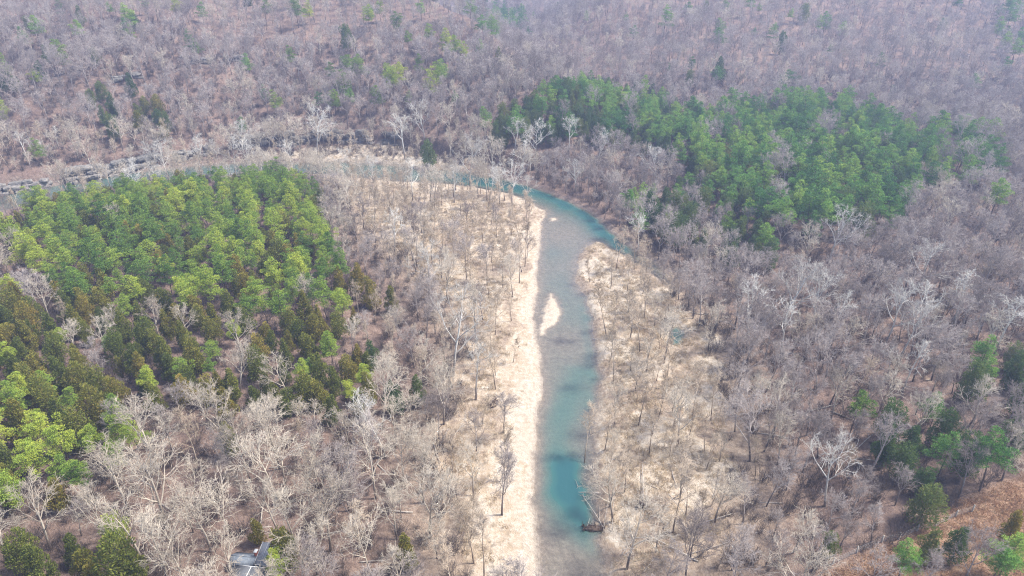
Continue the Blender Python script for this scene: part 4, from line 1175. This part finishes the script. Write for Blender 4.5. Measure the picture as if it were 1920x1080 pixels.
# ------------------------------------------------------------------ limestone bluffs
def ledge_mesh(seed):
    g = np.random.default_rng(seed)
    nx_, ny_, nz_ = 7, 4, 4
    V, idx = [], {}
    for i in range(nx_):
        for j in range(ny_):
            for k in range(nz_):
                if i in (0, nx_ - 1) or j in (0, ny_ - 1) or k in (0, nz_ - 1):
                    idx[i, j, k] = len(V)
                    u, v, w_ = i / (nx_ - 1) * 2 - 1, j / (ny_ - 1) * 2 - 1, k / (nz_ - 1) * 2 - 1
                    e = .10
                    V.append((u * (1 - e * abs(w_) ** 3) + g.normal(0, .05), v * (1 - e * abs(u) ** 3) + g.normal(0, .16), w_ + g.normal(0, .12)))
    F = []
    def q(a, b, c, d):
        F.append((idx[a], idx[b], idx[c], idx[d]))
    for j in range(ny_ - 1):
        for k in range(nz_ - 1):
            q((0, j, k), (0, j, k + 1), (0, j + 1, k + 1), (0, j + 1, k))
            q((nx_ - 1, j, k), (nx_ - 1, j + 1, k), (nx_ - 1, j + 1, k + 1), (nx_ - 1, j, k + 1))
    for i in range(nx_ - 1):
        for k in range(nz_ - 1):
            q((i, 0, k), (i + 1, 0, k), (i + 1, 0, k + 1), (i, 0, k + 1))
            q((i, ny_ - 1, k), (i, ny_ - 1, k + 1), (i + 1, ny_ - 1, k + 1), (i + 1, ny_ - 1, k))
        for j in range(ny_ - 1):
            q((i, j, 0), (i, j + 1, 0), (i + 1, j + 1, 0), (i + 1, j, 0))
            q((i, j, nz_ - 1), (i + 1, j, nz_ - 1), (i + 1, j + 1, nz_ - 1), (i, j + 1, nz_ - 1))
    return mesh_np('rock_ledge', np.array(V), [np.array(F)], [M['rock']])
LEDGES = [ledge_mesh(900 + i) for i in range(7)]
def bluff(a, b, label, rows, seed, back=0.0):
    """stacked ledges from world point a to b; rows: (height of the row's foot, thickness, set-back)"""
    g = random.Random(seed)
    a, b = Vector(a), Vector(b)
    d = (b - a)
    L = d.length
    d.normalize()
    nrm = Vector((-d.y, d.x))
    yaw = math.atan2(d.y, d.x)
    mid = (a + b) / 2
    z0 = float(terrain(mid.x, mid.y - 2))
    e = obj('rock_bluff', None, None, (mid.x, mid.y, max(0, min(z0, 60))), 0, label, 'cliff', 'limestone bluffs')
    for zf, th, sb in rows:
        t = 0
        while t < L:
            w_ = g.uniform(1.8, 6.5) * (1 if L > 20 else .7)
            c = a + d * min(t + w_ / 2, L) + nrm * (sb + g.uniform(-1.4, 1.0))
            if g.random() < .74:
                o = obj('rock_ledge', LEDGES[g.randrange(7)], e, (c.x - mid.x, c.y - mid.y, zf + th / 2 + g.uniform(-.6, .6)), yaw + g.uniform(-.4, .4))
                o.rotation_euler.x = g.uniform(-.15, .15)
                o.rotation_euler.y = g.uniform(-.12, .12)
                o.scale = (w_ * .56, g.uniform(1.1, 2.3), th * g.uniform(.4, .8))
            t += w_ * g.uniform(.75, 1.0)
BR = [(-.4, 1.8, .6), (1.2, 1.8, 1.0), (2.9, 1.7, 1.5), (4.6, 1.9, 2.2)]
for n_, (p, q, lab, rows) in enumerate([((-40, 368), (86, 348), 'layered pale limestone bluff over the water at the left edge', BR[:3]),
                       ((126, 342), (292, 311), 'long grey limestone bluff above the teal water on the left', BR),
                       ((330, 304), (400, 290), 'short dark limestone bluff behind the white sycamores', BR[:3]),
                       ((440, 283), (600, 271), 'dark limestone bluff behind the far sand bar, left half', BR),
                       ((606, 271), (745, 276), 'dark limestone bluff behind the far sand bar, right half', BR)]):
    bluff(G(*p, 1.0), G(*q, 1.0), lab, rows, 30 + n_)
for n_, (p, q, lab) in enumerate([((352, 118), (396, 119), 'small dark rock outcrop high on the left hillside'), ((420, 112), (455, 116), 'rock outcrop beside the small one high on the left hillside'),
                       ((212, 152), (262, 148), 'rock outcrop in the middle of the left hillside')]):
    bluff(march(*p, 0), march(*q, 0), lab, [(-.6, 1.6, 0), (.9, 1.5, .9)], 50 + n_)

# ------------------------------------------------------------------ driftwood
def log_mesh(pa, pb, r, seed, stubs=3):
    random.seed(seed)
    a, b = Vector(pa), Vector(pb)
    S = []
    d = b - a
    pts = stem(S, Vector((0, 0, 0)), d.normalized(), d.length, r, r * .45, 6, .05, 0)
    for i in range(stubs):
        p, dd, rr = along(pts, random.uniform(.45, .98))
        S.append((*p, *(p + tilt(dd, R(random.uniform(25, 60)), random.uniform(0, 6.28)) * random.uniform(.8, 2.4)), rr * .5, rr * .2))
    S = np.asarray(S, float)
    V, F = prisms(S, 7)
    caps = np.concatenate([np.arange(7)[::-1][None], (np.arange(7) + (len(pts) - 2) * 14 + 7)[None]])
    return mesh_np('fallen_log', V, [F, caps], [M['wood']])
def root_mesh(seed, rx, ry, rz):
    random.seed(seed)
    S = []
    for i in range(110):
        p = Vector((random.uniform(-1, 1) * rx, random.uniform(-1, 1) * ry, random.uniform(-.6, .8) * rz))
        stem(S, p, rnd_dir(), random.uniform(.4, 1.0) * max(.8, rx * .5), random.uniform(.05, .12), .03, 3, .5, 0)
    V, F = prisms(np.asarray(S, float), 4)
    g = np.random.default_rng(seed)
    # a knotty core
    th, ph = np.meshgrid(np.linspace(0, 2 * math.pi, 15)[:-1], np.linspace(.05, math.pi - .05, 8))
    rr = 1 + g.normal(0, .16, th.shape)
    C = np.stack([np.cos(th) * np.sin(ph) * rr * rx * .9, np.sin(th) * np.sin(ph) * rr * ry * .9, np.cos(ph) * rr * rz * .7], -1).reshape(-1, 3)
    q = np.array([(i * 14 + j, i * 14 + (j + 1) % 14, (i + 1) * 14 + (j + 1) % 14, (i + 1) * 14 + j) for i in range(7) for j in range(14)])
    return mesh_np('root_mass', np.concatenate([V, C]), [np.concatenate([F, q + len(V)])], [M['roots']])
def log(pa, pb, za, zb, r, label, seed, root=None, stubs=3):
    def P(p, z):
        x, y = G(*p, 1.0)
        t = max(float(terrain(x, y)), -.05)
        return Vector((x, y, t + z))
    a, b = P(pa, za), P(pb, zb)
    r *= .6
    if root:
        e = obj('uprooted_tree', None, None, a, 0, label, 'log', 'driftwood along the right bank')
        obj('stem', log_mesh((0, 0, 0), b - a, r, seed, stubs), e)
        obj('root_plate', root_mesh(seed, *root), e)
        return e
    return obj('fallen_log', log_mesh((0, 0, 0), b - a, r, seed, stubs), None, a, 0, label, 'log', 'driftwood along the right bank')
log((1131, 986), (1092, 921), .5, .5, .20, 'pale straight log slanting over the teal pool', 1)
log((1127, 922), (1064, 913), .25, .02, .17, 'long grey log lying out across the water above the pool', 2)
log((1101, 926), (1086, 923), .1, .1, .12, 'short pale log floating beside the slanting log', 3, stubs=1)
log((1084, 907), (1079, 896), .1, .5, .09, 'small branch sticking out of the water above the pool', 4, stubs=1)
log((1100, 988), (1107, 970), .4, .7, .11, 'short pale pole standing in the log jam', 5, stubs=0)
log((1124, 986), (1123, 925), .4, .4, .10, 'thin pale pole lying along the log jam', 6, stubs=1)
log((1131, 992), (1146, 935), .3, 5.5, .13, 'pale dead pole leaning up from the log jam', 7)
log((1148, 994), (1146, 930), .2, 6.0, .12, 'pale upright dead pole right of the log jam', 8)
x_, y_ = G(1112, 992)
obj('root_mass', root_mesh(40, 2.3, .8, .8), None, (x_, y_, .15), .0, 'dark tangled root mass at the edge of the teal pool', 'roots')
x_, y_ = G(923, 757, 1)
obj('root_mass', root_mesh(41, 1.8, 1.2, 1.0), None, (x_, y_, float(terrain(x_, y_)) + .4), .6, 'dark upturned roots on the left white sand', 'roots')
log((1165, 1043), (1196, 1009), .4, .9, .14, 'pale log on top of the pile below the log jam', 9, stubs=1)
log((1173, 1041), (1208, 1017), .3, .5, .14, 'pale log, right one in the pile below the log jam', 10, stubs=1)
log((1166, 1040), (1186, 1048), .2, .2, .12, 'short pale log across the foot of the pile', 11, stubs=1)
log((1204, 953), (1214, 873), .8, .6, .27, 'fallen pale trunk with upturned round root plate on the right bar', 12, root=(1.1, .6, .9))
log((1252, 933), (1293, 976), .9, .4, .16, 'pale log lying slantwise among trees on the lower right bar', 13)
log((1206, 1075), (1227, 1050), .3, .5, .11, 'pale crooked branch at the bottom of the right bar', 14)
log((1228, 508), (1246, 524), .4, .3, .16, 'pale log fallen across the dark back channel', 15, stubs=1)
log((915, 757), (948, 738), .5, 1.2, .2, 'dark bent trunk rising from the upturned roots on the sand', 16)

# logs strewn over the bars and the forest floor
g = random.Random(77)
LG = []
for box, n in (((1150, 560, 1340, 1060), 26), ((760, 430, 990, 700), 16), ((560, 800, 860, 1060), 12), ((1400, 640, 1800, 960), 10), ((250, 800, 560, 1000), 8)):
    for _ in range(n):
        px, py = g.uniform(box[0], box[2]), g.uniform(box[1], box[3])
        x_, y_ = G(px, py, 2)
        if sdist(RIVER, np.array(x_), np.array(y_)) > 11 and math.hypot(x_ - HOUSE_XY[0], y_ - HOUSE_XY[1]) > 11:
            LG.append((px, py))
cells = {}
for n, (px, py) in enumerate(LG):
    d = np.hypot(px - LX, py - LY)
    j = int(np.argmin(d))
    k = int(round(math.atan2(py - LY[j], px - LX[j]) / (math.pi / 4))) % 8
    cells.setdefault((j, k), []).append((d[j], n))
for (j, k), L in cells.items():
    for q, (d, n) in enumerate(sorted(L)):
        px, py = LG[n]
        x_, y_ = G(px, py, 2)
        a_ = g.uniform(0, 6.28)
        l_ = g.uniform(4, 11)
        p0 = Vector((x_, y_, float(terrain(x_, y_)) + .15))
        x1, y1 = x_ + math.cos(a_) * l_, y_ + math.sin(a_) * l_
        p1 = Vector((x1, y1, float(terrain(x1, y1)) + .3))
        obj('fallen_log', log_mesh((0, 0, 0), p1 - p0, g.uniform(.1, .2), 200 + n, 4), None, p0, 0, clean(f'{ORD[q]} grey fallen log {DIRS[k]} {LAND[j][2]}'), 'log', 'fallen logs on bars and forest floor')

# ------------------------------------------------------------------ fence along the field
post_m = plain('weathered_post', (.30, .26, .22), (.50, .46, .40), 4.)
wire_m = plain('fence_wire', (.28, .27, .26), (.42, .41, .40), 6., .5, 0)
FP = [(1560, 1060), (1604, 1043), (1650, 1025), (1684, 1014), (1716, 1004), (1752, 991), (1788, 976), (1822, 960)]
fpts = []
for p in FP:
    x_, y_ = march(*p, 0)
    fpts.append(Vector((x_, y_, float(terrain(x_, y_)))))
fo = fpts[0]
fe = obj('wire_fence', None, None, fo, 0, 'wire fence with pale wooden posts along the dry field', 'fence')
pmV, pmF = prisms([(0, 0, -.4, 0, 0, 1.8, .15, .13)], 8)
pm_me = mesh_np('post', pmV, [pmF, np.arange(8, 16)[None]], [post_m])
for i, p in enumerate(fpts):
    o = obj('post', pm_me, fe, p - fo)
    o.rotation_euler = (random.uniform(-.05, .05), random.uniform(-.05, .05), 0)
for hgt in (.35, .7, 1.05, 1.45):
    S = []
    for a, b in zip(fpts, fpts[1:]):
        m_ = (a + b) / 2 - Vector((0, 0, .05))
        for u, v in ((a, m_), (m_, b)):
            S.append((*(u - fo + Vector((0, 0, hgt))), *(v - fo + Vector((0, 0, hgt))), .02, .02))
    V, F = prisms(S, 4)
    obj('wire', mesh_np('wire', V, [F], [wire_m]), fe)

# ------------------------------------------------------------------ the house among the trees
shingle = plain('blue_grey_shingles', (.15, .175, .205), (.27, .30, .335), 1.2, .85)
slate = plain('dark_shingles', (.085, .09, .10), (.17, .175, .185), 6., .8)
metal = plain('pale_metal_roof', (.28, .29, .305), (.42, .43, .44), 1.5, .6, .1)
trim = plain('white_trim', (.66, .66, .64), (.80, .80, .78), 3., .6, 0)
siding = plain('grey_siding', (.34, .34, .33), (.48, .48, .46), 2.)
brick = plain('red_brick', (.22, .07, .05), (.36, .13, .09), 8.)
glass = plain('window_glass', (.03, .035, .04), (.06, .07, .08), 2., .1, 0)
def poly(name, V, F, m, parent):
    gs = {}
    for f in F:
        gs.setdefault(len(f), []).append(f)
    return obj(name, mesh_np(name, np.array(V, float), [np.array(v) for v in gs.values()], [m]), parent)
def slab(name, P, th, m, parent):
    """a roof plane: polygon P with thickness"""
    P = [Vector(p) for p in P]
    n_ = (P[1] - P[0]).cross(P[2] - P[0]).normalized()
    if n_.z < 0:
        n_ = -n_
    k = len(P)
    V = [tuple(p) for p in P] + [tuple(p + n_ * th) for p in P]
    F = [tuple(range(k))[::-1], tuple(range(k, 2 * k))] + [(i, (i + 1) % k, k + (i + 1) % k, k + i) for i in range(k)]
    return poly(name, V, F, m, parent)
def block(name, x0, x1, y0, y1, z0, z1, m, parent):
    V = [(x, y, z) for z in (z0, z1) for x, y in ((x0, y0), (x1, y0), (x1, y1), (x0, y1))]
    return poly(name, V, [(3, 2, 1, 0), (4, 5, 6, 7), (0, 1, 5, 4), (1, 2, 6, 5), (2, 3, 7, 6), (3, 0, 4, 7)], m, parent)
def bar_(name, a, b, r, m, parent):
    V, F = prisms([(*a, *b, r, r)], 4)
    return obj(name, mesh_np(name, V, [F, np.array([[3, 2, 1, 0], [4, 5, 6, 7]])], [m]), parent)
hx, hy = march(473, 1069, 4.8)
he = obj('house', None, None, (hx, hy, float(terrain(hx, hy)) - .3), R(-6), 'grey-roofed house half hidden by bare trees at the bottom left', 'house')
he.scale = (.76, .76, .76)
block('wall', -5.2, 5.2, -8.5, 2.2, 0, 3.1, siding, he)
ap, af = (0, 0, 6.4), (0, -6.5, 6.4)
ra = slab('roof', [(-5.8, 2.8, 3.0), (5.8, 2.8, 3.0), ap], .12, slate, he)
slab('roof', [(-5.8, 2.8, 3.0), ap, af, (-5.8, -9.1, 3.0)], .12, slate, he)
slab('roof', [(5.8, 2.8, 3.0), (5.8, -9.1, 3.0), af, ap], .12, slate, he)
slab('roof', [(-5.8, -9.1, 3.0), af, (5.8, -9.1, 3.0)], .12, slate, he)
for a, b in (((-5.8, 2.8, 3.15), (0, 0, 6.55)), ((5.8, 2.8, 3.15), (0, 0, 6.55)), ((0, 0, 6.55), (0, -6.5, 6.55)), ((-5.8, -9.1, 3.15), (0, -6.5, 6.55)), ((5.8, -9.1, 3.15), (0, -6.5, 6.55))):
    bar_('ridge_cap', a, b, .10, trim, he)
block('wall', -7.2, -1.4, 2.3, 6.6, 0, 2.6, siding, he)
rb = slab('roof', [(-7.7, 2.4, 2.5), (-1.2, 2.4, 2.5), (-1.2, 4.5, 4.1), (-7.7, 4.5, 4.1)], .12, shingle, he)
slab('roof', [(-7.7, 7.0, 2.3), (-7.7, 4.5, 4.1), (-1.2, 4.5, 4.1), (-1.2, 7.0, 2.3)], .12, shingle, he)
bar_('ridge_cap', (-7.7, 4.5, 4.25), (-1.2, 4.5, 4.25), .08, shingle, he)
block('wall', -.9, 4.4, 3.2, 8.2, 0, 3.6, siding, he)
slab('roof', [(-1.2, 2.9, 3.7), (4.7, 2.9, 3.7), (4.7, 8.5, 5.0), (-1.2, 8.5, 5.0)], .12, metal, he)
for u in (-1.15, .3, 4.65):
    bar_('roof_seam', (u, 2.9, 3.9), (u, 8.5, 5.2), .07, trim, he)
bar_('fascia', (-1.2, 2.86, 3.74), (4.7, 2.86, 3.74), .09, trim, he)
block('window', .4, 1.4, 8.2, 8.24, 1.2, 2.4, glass, he)
block('window', -3.4, -2.2, 6.6, 6.64, 1.1, 2.2, glass, he)
block('window', 5.2, 5.24, -3.2, -1.8, 1.1, 2.3, glass, he)
ch = block('chimney', -1.9, -1.25, 5.0, 5.9, 0, 5.3, brick, he)
block('chimney_cap', -2.0, -1.15, 4.9, 6.0, 5.3, 5.45, trim, ch)
# ------------------------------------------------------------------ haze
hz = bpy.data.materials.new('haze')
hz.use_nodes = True
hz.node_tree.nodes.clear()
ho = hz.node_tree.nodes.new('ShaderNodeOutputMaterial')
pv = hz.node_tree.nodes.new('ShaderNodeVolumePrincipled')
pv.inputs['Color'].default_value = (.56, .66, 1.0, 1)
pv.inputs['Density'].default_value = .00045
pv.inputs['Anisotropy'].default_value = .2
hz.node_tree.links.new(pv.outputs[0], ho.inputs['Volume'])
lo, hi = -6.0, max(CAM_H, float(fz.max()) + 24) + 4
hv = np.array([(sx * 4300, 2000 + sy * 2900, zz) for zz in (lo, hi) for sx, sy in ((-1, -1), (1, -1), (1, 1), (-1, 1))], float)
hf = np.array([(3, 2, 1, 0), (4, 5, 6, 7), (0, 1, 5, 4), (1, 2, 6, 5), (2, 3, 7, 6), (3, 0, 4, 7)])
obj('haze', mesh_np('haze', hv, [hf], [hz]), kind='stuff', label='thin blue haze in the air of the valley')
print('TREES', {k: sum(t['kind'] == k for t in items) for k in protos}, 'zmax', fz.max())
